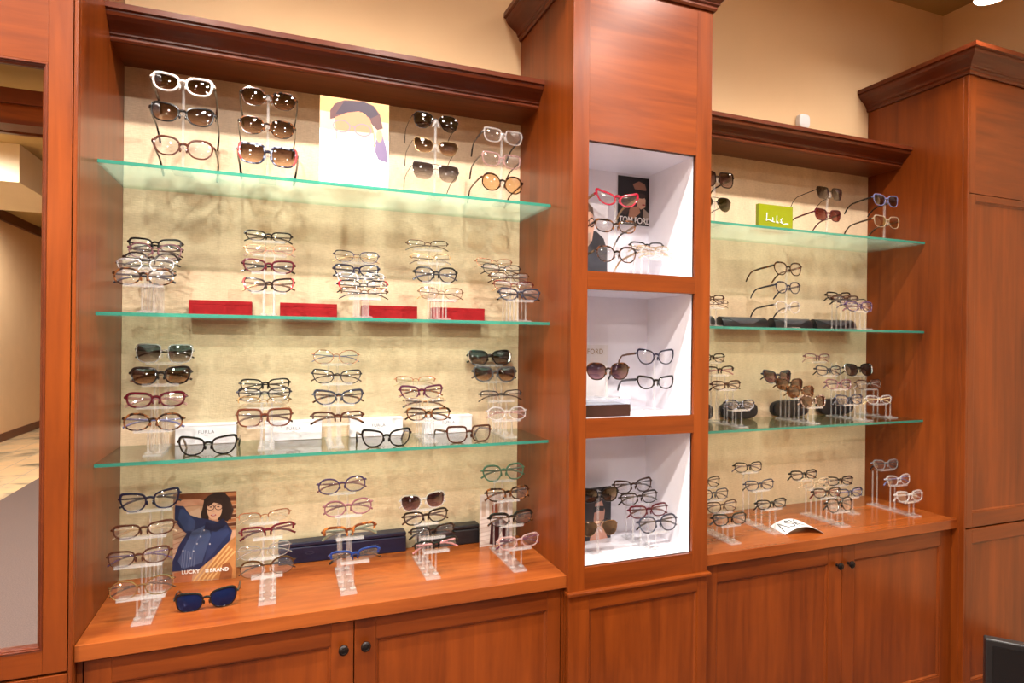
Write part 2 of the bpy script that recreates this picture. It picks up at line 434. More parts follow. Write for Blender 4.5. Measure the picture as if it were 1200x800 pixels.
# ------------------------------------------------------------------ mouldings
PROFILE = [(0, 0), (.006, 0), (.010, .006), (.010, .013), (.016, .017), (.016, .022), (.020, .028), (.030, .036), (.044, .046),
           (.054, .056), (.058, .064), (.058, .069), (.066, .072), (.066, .088), (0, .088)]
def straight_moulding(name, parent, x0, x1, ybase, z0, k=1.0, mats=None):
    b = MB(); n = len(PROFILE)
    vs = [Vector((x, ybase-d*k, z0+h*k)) for x in (x0, x1) for d, h in PROFILE]
    fs = [tuple(range(n)), tuple(range(n, 2*n))[::-1]]
    for i in range(n):
        j = (i+1) % n; fs.append((i, n+i, n+j, j))
    b.add(vs, fs)
    return b.build(name, mats or WXD, parent)
def crown(name, parent, x0, x1, yf, yb, z0, k=1.15, right=True):
    b = MB(); n = len(PROFILE); vs = []; fs = []
    for d, h in PROFILE:
        d *= k; h *= k
        vs += [Vector((x0-d, yb, z0+h)), Vector((x0-d, yf-d, z0+h)), Vector((x1+(d if right else 0), yf-d, z0+h)), Vector((x1+(d if right else 0), yb, z0+h))]
    for i in range(n-1):
        for q in range(3):
            fs.append((i*4+q, i*4+q+1, (i+1)*4+q+1, (i+1)*4+q))
    fs.append(((n-1)*4, (n-1)*4+1, (n-1)*4+2, (n-1)*4+3))
    b.add(vs, fs)
    return b.build(name, WXD, parent)

# ------------------------------------------------------------------ cabinet door with a recessed panel
def knob(parent, x, y, z):
    b = MB(); b.lathe([(.006, 0), (.0055, -.006), (.005, -.010), (.011, -.014), (.0145, -.019), (.0145, -.023), (.011, -.0265), (.0085, -.0275), (.0065, -.0265), (.004, -.028)], (x, y, z), 'y', 20)
    return b.build('knob', KNOB, parent, smooth=True)
def panel_door(parent, x0, x1, z0, z1, yf, sl, sr, rt, rb, name='door', depth=.02, matp=None):
    """yf = front plane; stiles sl/sr, rails rt/rb; bevelled edge around a recessed panel"""
    b = MB()
    yb = yf+depth
    b.box(x0, x0+sl, yf, yb, z0, z1, 0); b.box(x1-sr, x1, yf, yb, z0, z1, 0)
    b.box(x0+sl, x1-sr, yf, yb, z1-rt, z1, 1); b.box(x0+sl, x1-sr, yf, yb, z0, z0+rb, 1)
    d = b.build(name, [WZ, WX], parent, bevel=.0012)
    c = MB(); e = .010; r = .009
    X0, X1, Z0, Z1 = x0+sl, x1-sr, z0+rb, z1-rt
    o = [(X0, Z0), (X1, Z0), (X1, Z1), (X0, Z1)]
    i1 = [(X0+e*.45, Z0+e*.45), (X1-e*.45, Z0+e*.45), (X1-e*.45, Z1-e*.45), (X0+e*.45, Z1-e*.45)]
    i2 = [(X0+e, Z0+e), (X1-e, Z0+e), (X1-e, Z1-e), (X0+e, Z1-e)]
    vs = [Vector((x, yf+.003, z)) for x, z in o]+[Vector((x, yf+.0035, z)) for x, z in i1]+[Vector((x, yf+r, z)) for x, z in i2]+[Vector((x, yb, z)) for x, z in i2]
    fs = []
    for q in range(3):
        for k in range(4):
            l = (k+1) % 4; fs.append((q*4+k, q*4+l, q*4+4+l, q*4+4+k))
    c.add(vs, fs, 0); c.build('panel_moulding', WZ, d)
    p = MB(); p.box(X0+e*.9, X1-e*.9, yf+r, yb-.001, Z0+e*.9, Z1-e*.9); p.build('door_panel', matp or WZ, d)
    return d

# ------------------------------------------------------------------ mirror cabinet at the left
t = tag(empty('mirror_cabinet', (-.95, -.237, 0)), 'tall cherry cabinet at the far left with a long mirror in its door', 'cabinet')
def local(o, parent):
    """bring a mesh built in world coordinates under a parent that is not at the origin"""
    o.parent = parent; o.matrix_parent_inverse = Matrix.Translation(-parent.location)
    return o
def P_(mb, name, mats, parent, **k): return local(mb.build(name, mats, None, **k), parent)
b = MB(); b.box(-1.75, XL, YP+.02, -.002, .012, 2.745, 0); b.box(-.476, XL, YP, YP+.02, .012, 2.745, 0); P_(b, 'cabinet_body', WZ, t, bevel=.002)
b = MB(); b.box(-1.73, -.49, YP+.06, -.01, 0, .0118); P_(b, 'plinth', DARKGAP, t)
ZM0, ZM1 = .797, 2.199; XM = -.540
b = MB()
b.box(-.528, -.478, YP, YP+.02, .726, 2.74, 0)                     # stile
b.box(-1.30, -.528, YP, YP+.02, 2.212, 2.74, 1)                    # top panel, grain across
b.box(-1.30, -.528, YP, YP+.02, .726, .785, 1)
b.box(-1.36, -1.30, YP, YP+.02, .726, 2.74, 0)
dr = P_(b, 'mirror_door', [WZ, WX], t, bevel=.0012)
def inner_frame(parent, X0, X1, Z0, Z1, yf, e, d, mat, name):
    c = MB()
    lv = [(0, 0), (.002, -.002), (.35*e, -.002), (.45*e, .002), (.6*e, .002), (.75*e, d*.5), (e, d*.6), (e, d)]
    vs = []; fs = []
    for q, y in lv:
        vs += [Vector((x, yf+y, z)) for x, z in [(X0+q, Z0+q), (X1-q, Z0+q), (X1-q, Z1-q), (X0+q, Z1-q)]]
    for q in range(len(lv)-1):
        for k in range(4):
            l = (k+1) % 4; fs.append((q*4+k, q*4+l, q*4+4+l, q*4+4+k))
    c.add(vs, fs); o = c.build(name, mat, None); return o
o = inner_frame(dr, -1.30, -.528, .785, 2.212, YP, .0125, .014, WYD, 'mirror_moulding'); o.parent = dr
b = MB(); b.box(-1.295, -.533, YP+.013, YP+.016, .79, 2.207); o = b.build('mirror_glass', MIRROR); o.parent = dr
d = panel_door(None, -1.36, -.478, .014, .719, YP, .06, .06, .06, .06); local(d, t)
tag(crown('crown_moulding', None, -1.75, XL, YP, -.002, 2.7455), 'dark cherry crown moulding on top of the mirror cabinet', 'moulding')

# ------------------------------------------------------------------ base cabinets + counters
def base_cabinet(x0, x1, label, xg, xs, xe, pan, yk):
    t = tag(empty('base_cabinet', ((x0+x1)/2, -.22, 0)), label, 'cabinet')
    b = MB(); b.box(x0+.001, x1-.001, yk+.045, -.002, .012, ZKB-.002, 0); P_(b, 'cabinet_body', DARKGAP, t)
    b = MB(); b.box(x0+.01, x1-.01, yk+.10, -.01, 0, .0118); P_(b, 'plinth', DARKGAP, t)
    if xs-x0 > .006:
        b = MB(); b.box(x0+.001, xs-.003, yk+.022, yk+.045, .012, ZKB-.002); P_(b, 'face_frame', WZ, t)
    if x1-xe > .006:
        b = MB(); b.box(xe+.003, x1-.001, yk+.022, yk+.045, .012, ZKB-.002); P_(b, 'face_frame', WZ, t)
    for i, (a, c) in enumerate([(xs, xg-.0015), (xg+.0015, xe)]):
        d = panel_door(None, a, c, .014, .728, yk+.02, pan[i][0]-a, c-pan[i][1], .064, .07)
        kx = a+.03 if i == 1 else c-.03
        k = knob(None, kx, yk+.02, .655); k.parent = d
        local(d, t)
    return t
base_cabinet(XL, XR, 'low cherry cabinet under the left counter with two panelled doors and dark knobs', .2145, -.451, .882, [(-.39, .15), (.278, .834)], YK)
base_cabinet(XT, XR2, 'low cherry cabinet under the right counter with two panelled doors and dark knobs', 2.154, 1.459, 2.808, [(1.522, 2.078), (2.222, 2.746)], YK)
for x0, x1, l in ((XL, XR, 'glossy cherry countertop under the left glass shelves'), (XT, XR2, 'glossy cherry countertop under the right glass shelves')):
    b = MB(); b.box(x0+.0005, x1-.0005, YK, -.0225, ZKB, ZK)
    tag(b.build('countertop', WTOP, bevel=.002), l, 'countertop')

# ------------------------------------------------------------------ alcove backs, soffits and cornices
ZS = 2.412
for x0, x1, side in ((XL, XR, 'left'), (XT, XR2, 'right')):
    b = MB(); b.box(x0+.0005, x1-.0005, -.006, -.0005, ZK-.04, ZS)
    tag(b.build('wallpapered_back_panel', PAPER_WALL), f'cream grasscloth back panel behind the {side} glass shelves', 'back panel')
    t = tag(empty('alcove_cornice', ((x0+x1)/2, -.1, ZS)), f'cherry soffit with stepped cornice above the {side} glass shelves', 'cornice')
    b = MB(); b.box(x0+.0005, x1-.0005, -.176, -.002, ZS, ZS+.02); P_(b, 'soffit_board', WX, t)
    b = MB(); b.box(x0+.0005, x1-.0005, -.176, -.16, ZS+.02, ZS+.085); P_(b, 'fascia', WX, t)
    local(straight_moulding('cornice_moulding', None, x0+.0005, x1-.0005, -.176, ZS+.001, .98), t)
# the back panel's zero plane
# ------------------------------------------------------------------ the tower between the alcoves
t = tag(empty('display_tower', ((XR+XT)/2, -.23, 0)), 'tall cherry tower in the middle with three open white cubbies', 'cabinet')
CUB = [(1.785, 2.220), (1.292, 1.725), (.797, 1.228)]
CX0, CX1, CYB = .956, 1.389, -.169
for a, c in ((XR, XR+.02), (XT-.02, XT)):
    b = MB(); b.box(a, c, YT+.02, -.002, .012, 2.745, 0); P_(b, 'side_panel', WZ, t)
for a, c in ((XR, CX0), (CX1, XT)):
    b = MB(); b.box(a, c, YT, YT+.02, .715, 2.745, 0); P_(b, 'stile', WZ, t, bevel=.0015)
b = MB(); b.box(CX0, CX1, YT+.0008, YT+.02, 2.220, 2.745); P_(b, 'top_panel', WX, t)
for z0, z1 in ((1.725, 1.785), (1.228, 1.292), (.715, .797)):
    b = MB(); b.box(CX0, CX1, YT, YT+.02, z0, z1); P_(b, 'rail', WX, t)
b = MB(); b.box(XR-.006, XT+.008, YT-.016, YT+.03, .712, .724); P_(b, 'ledge', WX, t, bevel=.003)
b = MB(); b.box(XR+.021, XT-.021, YT+.03, -.01, .012, .70); P_(b, 'cabinet_body', DARKGAP, t)
d = panel_door(None, XR+.002, XT-.002, .014, .711, YT-.004, .075, .042, .05, .06); local(d, t)
b = MB(); b.box(XR+.02, XT-.02, YT+.06, -.02, 0, .0118); P_(b, 'plinth', DARKGAP, t)
for z0, z1 in CUB:
    b = MB(); q = .012
    b.box(CX0-q, CX0, YT+.012, CYB, z0-q, z1+q); b.box(CX1, CX1+q, YT+.012, CYB, z0-q, z1+q)
    b.box(CX0, CX1, YT+.012, CYB, z0-q, z0); b.box(CX0, CX1, YT+.012, CYB, z1, z1+q)
    b.box(CX0-q, CX1+q, CYB, CYB+.01, z0-q, z1+q)
    # thin white edging flush with the front
    P_(b, 'cubby_liner', LAMINATE, t)
tag(crown('crown_moulding', None, XR, XT, YT, -.002, 2.7455), 'dark cherry crown moulding on top of the middle tower', 'moulding')
# ------------------------------------------------------------------ right tower
t = tag(empty('corner_cabinet', ((XR2+WALL_R)/2, -.24, 0)), 'tall cherry corner cabinet at the far right with crown moulding', 'cabinet')
b = MB(); b.box(XR2, WALL_R-.002, YQ+.02, -.002, .012, 2.745, 0); b.box(XR2, XR2+.012, YQ, YQ+.02, .012, 2.745, 0); P_(b, 'cabinet_body', WZ, t, bevel=.002)
b = MB(); b.box(XR2+.012, WALL_R-.002, YQ+.002, YQ+.02, 2.226, 2.745); P_(b, 'top_panel', WX, t)
b = MB(); b.box(XR2+.012, XR2+.052, YQ, YQ+.021, 2.226, 2.745); P_(b, 'stile', WZ, t)
d = panel_door(None, XR2+.012, WALL_R-.004, .745, 2.222, YQ, .042, .06, .03, .064); local(d, t)
d = panel_door(None, XR2+.012, WALL_R-.004, .014, .737, YQ, .042, .06, .062, .049); local(d, t)
b = MB(); b.box(XR2+.02, WALL_R-.01, YQ+.05, -.01, 0, .0118); P_(b, 'plinth', DARKGAP, t)
tag(crown('crown_moulding', None, XR2, WALL_R-.002, YQ, -.002, 2.7455, right=False), 'dark cherry crown moulding on top of the far right corner cabinet', 'moulding')

# ------------------------------------------------------------------ glass shelves
ORD3 = ['top', 'middle', 'bottom']
for (x0, x1, side) in ((XL, XR, 'left'), (XT, XR2, 'right')):
    for i, z in enumerate(SH):
        b = MB(); b.box(x0+.001, x1-.001, -SD, -.0065, z-ST, z)
        b.mi = [0, 0, 1, 0, 0, 0]
        o = tag(b.build('glass_shelf', [SHELF_G, SHELF_E], loc=None), f'{ORD3[i]} green-edged glass shelf in the {side} alcove', 'shelf', 'glass shelves')
# motion sensor on the wall
t = tag(empty('motion_sensor', (2.369, 0, 2.632)), 'small white rounded sensor on the wall above the right cornice', 'sensor')
b = MB(); b.prism([(.034*math.copysign(abs(math.cos(q))**.55, math.cos(q)), .033*math.copysign(abs(math.sin(q))**.55, math.sin(q))) for q in [2*PI*k/32 for k in range(32)]], -.028, -.001); b.build('sensor_body', WHITEP, t, bevel=.005, smooth=True)

# ------------------------------------------------------------------ lamps
LAMPM = bpy.data.materials.new('lamp_emitter'); LAMPM.use_nodes = True
_n = LAMPM.node_tree; _n.nodes.clear(); _o = _n.nodes.new('ShaderNodeOutputMaterial'); _e = _n.nodes.new('ShaderNodeEmission')
_e.inputs[0].default_value = SPOT_COL+(1,); _e.inputs[1].default_value = 220; _n.links.new(_e.outputs[0], _o.inputs[0])
TRIMW = pbr('white_lamp_trim', rgb(232, 228, 220), .4)
def downlight(x, y, power, label, z=CEIL, spot=True, ang=134):
    t = tag(empty('ceiling_downlight', (x, y, z)), label, 'ceiling light', 'recessed ceiling downlights')
    b = MB(); b.lathe([(.052, 0), (.075, 0), (.078, -.004), (.056, -.008), (.052, -.003)], (0, 0, 0)); b.build('lamp_trim', TRIMW, t, smooth=True)
    b = MB(); b.lathe([(.001, -.002), (.05, -.002), (.05, -.004), (.001, -.004)], (0, 0, 0)); b.build('lamp_lens', LAMPM, t)
    l = bpy.data.lights.new('downlight', 'SPOT'); l.energy = power; l.color = SPOT_COL; l.spot_size = math.radians(ang); l.spot_blend = .6
    l.shadow_soft_size = .035
    lo = bpy.data.objects.new('downlight_beam', l); COL.objects.link(lo); lo.parent = t; lo.location = (0, 0, -.03)
    return t
for i, (x, y, p) in enumerate(SPOTS):
    downlight(x, y, p, f'white recessed ceiling downlight nearest the display wall, {["first", "second", "third", "fourth", "fifth"][i]} from the left')
for i, (x, y, p) in enumerate(SPOTS2):
    downlight(x, y, p, f'unseen ceiling downlight of the added second row, {["leftmost", "second", "third", "rightmost"][i]} of four')
for i, (x, y, p) in enumerate(FILL_SPOTS):
    downlight(x, y, p, ang=172, label=f'unseen downlight added as fill in room row {["behind the camera", "mid room", "far end"][i//4]}, {["leftmost", "left centre", "right centre", "rightmost"][i % 4]}')
# the fitting seen at the top edge, hanging in front of the right wall
pt = on_z(1163, -4, 2.99)
t = tag(empty('hanging_downlight', (pt.x, pt.y, CEIL)), 'round white downlight glowing at the top right edge', 'ceiling light')
b = MB(); b.lathe([(.048, -.36), (.062, -.372), (.066, -.36), (.066, -.22), (.012, -.20), (.010, 0)], (0, 0, 0), seg=24); b.build('lamp_housing', TRIMW, t, smooth=True)
b = MB(); b.lathe([(.001, -.371), (.05, -.371), (.05, -.366), (.001, -.366)], (0, 0, 0), seg=24); b.build('lamp_lens', LAMPM, t)
# ------------------------------------------------------------------ eyewear
# shape: lens width, lens height (mm), control outline of the right-hand lens (x: -1 nose .. +1 temple, z: -1 .. 1)
O_RECT = [(-.90, .50), (-.60, .84), (0, .97), (.62, 1.0), (.93, .78), (.97, .22), (.85, -.42), (.54, -.86), (0, -1.0), (-.52, -.88), (-.82, -.48), (-.95, .02)]
O_CAT = [(-.88, .44), (-.62, .76), (-.08, .94), (.50, 1.04), (.88, 1.02), (1.0, .66), (.95, .08), (.74, -.55), (.35, -.95), (-.20, -1.0), (-.68, -.76), (-.92, -.20)]
O_ROUND = [(math.cos(2*PI*k/12+PI*.9), math.sin(2*PI*k/12+PI*.9)) for k in range(12)][::-1]
O_PANTO = [(-.88, .50), (-.55, .88), (0, 1.0), (.58, .96), (.92, .62), (.98, .10), (.80, -.50), (.45, -.90), (0, -1.0), (-.48, -.90), (-.80, -.52), (-.96, 0)]
O_AVI = [(-.86, .62), (-.50, .92), (.05, 1.0), (.62, .96), (.95, .62), (.98, 0), (.82, -.58), (.42, -.95), (-.06, -.98), (-.50, -.72), (-.78, -.22), (-.92, .22)]
O_SQ = [(-.93, .62), (-.72, .93), (0, 1.0), (.72, 1.0), (.97, .84), (1.0, .22), (.89, -.45), (.60, -.88), (0, -1.0), (-.57, -.91), (-.86, -.54), (-.97, 0)]
O_OVAL = [(-.88, .42), (-.55, .82), (0, 1.0), (.55, .92), (.90, .52), (1.0, 0), (.88, -.52), (.52, -.88), (0, -1.0), (-.55, -.85), (-.88, -.45), (-1.0, 0)]
O_SHARP = [(-.93, 0), (-.70, .44), (-.15, .72), (.45, .92), (.96, 1.12), (1.06, .82), (.92, .18), (.66, -.45), (.24, -.86), (-.30, -1.0), (-.76, -.76), (-.97, -.38)]
SHAPES = {
 'rect': (55, 34, O_RECT), 'slim': (54, 29, O_RECT), 'square': (56, 43, O_SQ), 'round': (51, 47, O_OVAL), 'panto': (53, 43, O_PANTO), 'oval': (55, 40, O_OVAL),
 'cat': (56, 37, O_CAT), 'tallcat': (57, 44, O_CAT), 'sharpcat': (57, 39, O_SHARP), 'bigcat': (61, 47, O_CAT), 'bigsquare': (61, 51, O_SQ),
 'bigrect': (61, 45, O_RECT), 'aviator': (59, 49, O_AVI), 'bigoval': (61, 48, O_PANTO),
}
def outline(shape, per=4):
    w_, h_, C = SHAPES[shape]
    n = len(C); P = []
    for i in range(n):
        p0, p1, p2, p3 = C[i-1], C[i], C[(i+1) % n], C[(i+2) % n]
        for k in range(per):
            t = k/per
            q = []
            for d in (0, 1):
                a, b, c, e = p0[d], p1[d], p2[d], p3[d]
                q.append(.5*((2*b)+(-a+c)*t+(2*a-5*b+4*c-e)*t*t+(-a+3*b-3*c+e)*t**3))
            P.append((q[0]*w_/2000, q[1]*h_/2000))
    return P
def spectacles(loc, shape, frame, lens='clear', temple=None, kind='folded', rim='full', thick=1.0, scale=1.0, yaw=0, roll=0, tilt=None,
               label='', group=None, accent=None, name='eyeglasses', cat='glasses', clip_y=None, tlen=1.0):
    """one pair: frame_front, two lenses, two temples. kind: folded | open"""
    if tilt is None: tilt = -11 if kind == 'folded' else -2
    fmat = fm(frame); tmat = fm(temple or frame)
    metal = frame in ('gold', 'rosegold', 'silver', 'bronze', 'gunmetal', 'navymetal', 'blackmetal', 'brownmetal', 'redmetal') or thick < .75
    root = empty(name, loc, (math.radians(tilt), math.radians(roll), math.radians(yaw)))
    root.scale = (scale,)*3
    tag(root, label, cat, group)
    w_, h_, _c = SHAPES[shape]
    O = outline(shape)
    lift = 4 if _c in (O_CAT, O_SHARP) else 1
    gap = .0072 if not metal else .0082
    cx = w_/2000+gap
    curve = lambda x: 0.85*x*x*1.0
    r0 = (.0023 if not metal else .00135)*thick
    half = cx+w_/2000
    fr = MB()
    for sd in (-1, 1):
        pts = [(sd*(cx+x), curve(cx+x), z) for x, z in O]
        if rim == 'full':
            rr = [r0*(.86+.34*max(0, z/(h_/2000))+.20*max(0, min(1, z/(h_/2000)))*max(0, x/(w_/2000))) for x, z in O]
            fr.tube(pts, rr, 6, True, flat=(1, .85))
        elif rim == 'brow':
            rr = [r0*(1.7 if z > h_/2000*.25 else .5) for x, z in O]
            fr.tube(pts, rr, 6, True)
        elif rim == 'half':
            up = [p for p, (x, z) in zip(pts, O) if z > -h_/2000*.12]
            N = len(O); i0 = [i for i in range(N) if O[i][1] <= -h_/2000*.12 and O[(i+1) % N][1] > -h_/2000*.12][0]
            seq = [(i0+1+k) % N for k in range(N)]
            up = [pts[i] for i in seq if O[i][1] > -h_/2000*.12]
            fr.tube(up, r0*1.15, 6)
        elif rim == 'none':
            pass
        if accent:
            out = [(p, o_) for p, o_ in zip(pts, O) if o_[0] > w_/2000*.72]
            seq = sorted([p for p, o_ in out], key=lambda p: -p[2])
            if len(seq) > 2: fr.tube([(p[0]+sd*.0012, p[1]-.0014, p[2]) for p in seq], r0*1.0, 5, mi=1)
        # end piece towards the hinge
        xe = half+.0045; zh = h_/2000*.42+lift/1000*.5
        if rim == 'none': fr.tube([(sd*(half-.008), curve(half)-.0015, zh), (sd*(half+.001), curve(half), zh)], r0, 5)
        fr.tube([(sd*(half-.0018), curve(half), zh+.0006), (sd*(half+.0025), curve(half)+.001, zh+.0008), (sd*xe, curve(half)+.006, zh)], [r0*1.5, r0*1.5, r0*1.2], 6)
        # nose pads
        px = gap*.72+.0008
        if metal or rim == 'none':
            fr.tube([(sd*(gap+.0015), .001, -.003), (sd*(px+.0005), .007, -.0045)], .0005, 4, mi=2)
            fr.lathe([(.0003, -.006), (.0018, -.0045), (.0024, 0), (.0018, .0045), (.0003, .006)], (sd*px, .0085, -.006), 'z', 6, mi=2)
        else:
            fr.lathe([(.0003, -.006), (.0020, -.0045), (.0026, 0), (.0020, .0045), (.0003, .006)], (sd*(gap-.0006), .003, -.005), 'z', 6)
    # bridge
    zb = h_/2000*.30
    ib = gap+.0012
    fr.tube([(-ib, 0, zb-.001), (-ib*.55, -.0006, zb+.0014), (0, -.001, zb+.0022), (ib*.55, -.0006, zb+.0014), (ib, 0, zb-.001)], r0*(1.35 if not metal else 1.0), 6)
    if frame in ('gold', 'gunmetal') and SHAPES[shape][1] > 45:
        fr.tube([(-ib-.006, 0, h_/2000*.9), (0, -.001, h_/2000*.9+.001), (ib+.006, 0, h_/2000*.9)], r0, 5)
    fr.build('frame_front', [fmat, fm(accent) if accent else fmat, ACRYLIC_E], root, smooth=True)
    lm = LENS[lens]
    dome = .0036 if lens == 'clear' else .0042
    for sd in (-1, 1):
        lb = MB(); N = len(O); k = .97
        vs = []; 
        for yy in (-.0004, .0009):
            for x, z in O:
                X = cx+x*k; vs.append(Vector((sd*X, curve(X)+yy, z*k)))
            for x, z in O:
                X = cx+x*k*.5; vs.append(Vector((sd*X, curve(X)+yy-dome*.75, z*k*.5)))
            vs.append(Vector((sd*cx, curve(cx)+yy-dome, 0)))
        B = 2*N+1; fs = []
        for q in (0, 1):
            for i in range(N):
                j = (i+1) % N
                fs.append((q*B+i, q*B+j, q*B+N+j, q*B+N+i)); fs.append((q*B+N+i, q*B+N+j, q*B+2*N))
        for i in range(N):
            j = (i+1) % N; fs.append((i, j, B+j, B+i))
        lb.add(vs, fs); lb.build('lens', lm, root, smooth=True)
    xh = half+.0045; yh = curve(half)+.006; zh = h_/2000*.42+lift/1000*.5
    rt_ = (.0021 if not metal else .0013)*max(.8, thick)
    for sd in (-1, 1):
        tb = MB()
        if kind == 'open':
            L = tlen
            pts = [(sd*xh, yh, zh), (sd*(xh+.001), yh+.05*L, zh-.001), (sd*xh, yh+.088*L, zh-.003), (sd*(xh-.001), yh+.102*L, zh-.008), (sd*(xh-.003), yh+.118*L, zh-.020), (sd*(xh-.005), yh+.130*L, zh-.034)]
        else:
            y0 = yh+(.001 if sd < 0 else .0055)
            e = -sd
            pts = [(sd*xh, yh, zh), (sd*(xh-.004), y0+.002, zh-.0005), (0, y0+.0035, zh-.004), (e*(xh*.45), y0+.003, zh-.006), (e*(xh*.74), y0+.002, zh-.011), (e*(xh*1.0), y0+.001, zh-.021)]
        tb.tube(pts, [rt_*1.2, rt_*1.1, rt_, rt_*1.1, rt_*1.35, rt_*1.2], 6, flat=(2, 1.5) if kind == 'open' else None)
        tb.build('temple', tmat, root, smooth=True)
    return root

TIERN = {2: ['lower', 'upper'], 3: ['lowest', 'middle', 'highest'], 4: ['lowest', 'second', 'third', 'highest'], 5: ['lowest', 'second', 'middle', 'fourth', 'highest']}
def riser(X, yf, z0, n, tiers, label, step=.055, pw=.10, group='tiered acrylic risers', yaw=0, extra=0):
    """tiers: list of (x, y, z) plate positions; yaw turns nothing, the bar runs into the depth"""
    root = tag(empty('acrylic_riser', (X, yf, z0)), label, 'display stand', group)
    b = MB(); b.mi = []
    L = (tiers[-1][1]-yf)+.03
    b.box(-.024, .024, 0, L, 0, .006); b.mi = [1, 0, 1, 1, 1, 1]
    b.build('base', [ACRYLIC, ACRYLIC_E], root)
    for (tx, ty, tz) in tiers:
        h = tz-z0
        for sx in (-.015, .015):
            p = MB(); p.lathe([(.0095, .006), (.0095, .0085), (.0032, .0095), (.0032, h-.003)], (sx, ty-yf+.006, 0), 'z', 8)
            p.build('post', ACRYLIC_E, root, smooth=True)
        q = MB(); dx = tx-X
        q.box(-pw/2+dx, pw/2+dx, ty-yf-.016, ty-yf+.020, h-.003, h); q.mi = [1, 0, 1, 1, 1, 1]
        q.box(-pw/2+dx, pw/2+dx, ty-yf-.018, ty-yf-.015, h-.003, h+.006, 1)
        q.build('plate', [ACRYLIC, ACRYLIC_E], root)
    return root
def rod_stand(X, Y, z0, brackets, label, group='acrylic rod stands', base_w=.05):
    """brackets: list of (y, z) of the nose rests"""
    root = tag(empty('acrylic_rod_stand', (X, Y, z0)), label, 'display stand', group)
    b = MB(); b.box(-base_w/2, base_w/2, -.045, .045, 0, .005); b.mi = [1, 0, 1, 1, 1, 1]; b.build('base', [ACRYLIC, ACRYLIC_E], root)
    top = max(z for y, z in brackets)-z0+.015
    p = MB(); p.box(-.0035, .0035, .010, .017, .005, top); p.build('post', ACRYLIC_E, root)
    for y, z in brackets:
        q = MB(); h = z-z0
        # an A-shaped nose rest in front of the rod
        q.prism([(-.014, h-.016), (-.009, h-.016), (-.0035, h-.002), (.0035, h-.002), (.009, h-.016), (.014, h-.016), (.006, h+.012), (-.006, h+.012)], y-Y+.002, y-Y+.007)
        q.box(-.003, .003, min(y-Y+.007, .010), .010, h-.002, h+.004)
        q.build('nose_rest', ACRYLIC_E, root)
    return root

def px_scale(w_px, shape, X, Y):
    nat = (2*SHAPES[shape][0]+15+9)/1000
    return max(.82, min(1.28, w_px/mpp(X, Y)/nat))
# every pair: (u, v, width in px, shape, frame, lens, extra, description)
def fill_riser(base_px, z0, rows, stand_label, where, yf=None, X=None, step=.055, dy=.026, **kw):
    if X is None:
        p = on_z(base_px[0], base_px[1], z0); X = p.x; yf = p.y if yf is None else yf
    n = len(rows); tiers = []
    for i, (u, v, wpx, shape, frame, lens, ex, desc) in enumerate(rows):
        Y = yf+dy+i*step
        c = at(u, v, Y-.006)
        sc = px_scale(wpx, shape, c.x, Y)
        h = SHAPES[shape][1]/1000*sc
        ex = dict(ex)
        lab = f'{desc}, {TIERN[n][i]} on the {where}'
        spectacles((c.x, Y-.010, c.z), shape, frame, lens, scale=sc, label=lab, group=None, yaw=ex.pop('yaw', random.uniform(-3, 3)), roll=ex.pop('roll', random.uniform(-1.5, 1.5)), **ex)
        tiers.append((c.x, Y, c.z-h/2-.0035))
    # plates must step up towards the back
    riser(X, yf, z0+.0002, n, tiers, stand_label, **kw)
def fill_rod(X, Y, z0, rows, stand_label, where, **kw):
    br = []; n = len(rows)
    for i, (u, v, wpx, shape, frame, lens, ex, desc) in enumerate(rows):
        c = at(u, v, Y); sc = px_scale(wpx, shape, c.x, Y); ex = dict(ex)
        lab = f'{desc}, {TIERN[n][i] if n > 1 else "alone"} on the {where}'
        spectacles((c.x, Y, c.z), shape, frame, lens, scale=sc, label=lab, kind=ex.pop('kind', 'open'), yaw=ex.pop('yaw', 0), roll=ex.pop('roll', 0), tilt=ex.pop('tilt', -4), **ex)
        br.append((Y, c.z))
    if X is None: X = sum(at(r[0], r[1], Y).x for r in rows)/n
    rod_stand(X, Y, z0+.0002, br, stand_label, **kw)
SUN = dict(name='sunglasses', cat='sunglasses')
def sun(**k): d = dict(SUN); d.update(k); return d
TL, TM, TB = 'top left shelf', 'middle left shelf', 'bottom left shelf'
# ---- left alcove, top shelf (bottom tier first)
YR = -.235
fill_rod(None, YR, SH[0], [
 (215, 173, 75, 'panto', 'chestnut', 'clear', dict(temple='darkbrown', roll=2, tilt=-6), 'reddish-brown clear-lens eyeglasses'),
 (214, 134, 79, 'bigrect', 'black', 'brown', sun(roll=2, temple='black', tilt=-6), 'black sunglasses with graded lenses'),
 (214, 99, 75, 'bigrect', 'white', 'brown', sun(roll=2, temple='brown', thick=1.5, tilt=-6), 'thick white-framed sunglasses'),
], 'clear rod stand holding white-framed sunglasses, leftmost on the top left shelf', f'leftmost rod of the {TL}')
fill_rod(None, YR, SH[0], [
 (314, 182, 71, 'bigsquare', 'bluemottle', 'brown', sun(roll=2, accent='coral', thick=1.3, temple='darkbrown', tilt=-6), 'blue mottled sunglasses with coral sides'),
 (313, 149, 68, 'bigoval', 'tortoise', 'brown', sun(roll=2, thick=.9, tilt=-6), 'tortoise sunglasses'),
 (315, 116, 68, 'bigoval', 'darktortoise', 'brown', sun(roll=2, thick=.9, temple='darkbrown', rim='brow', tilt=-6), 'dark-browed brown sunglasses'),
], 'clear rod stand of three brown sunglasses left of the pale poster', f'second rod of the {TL}')
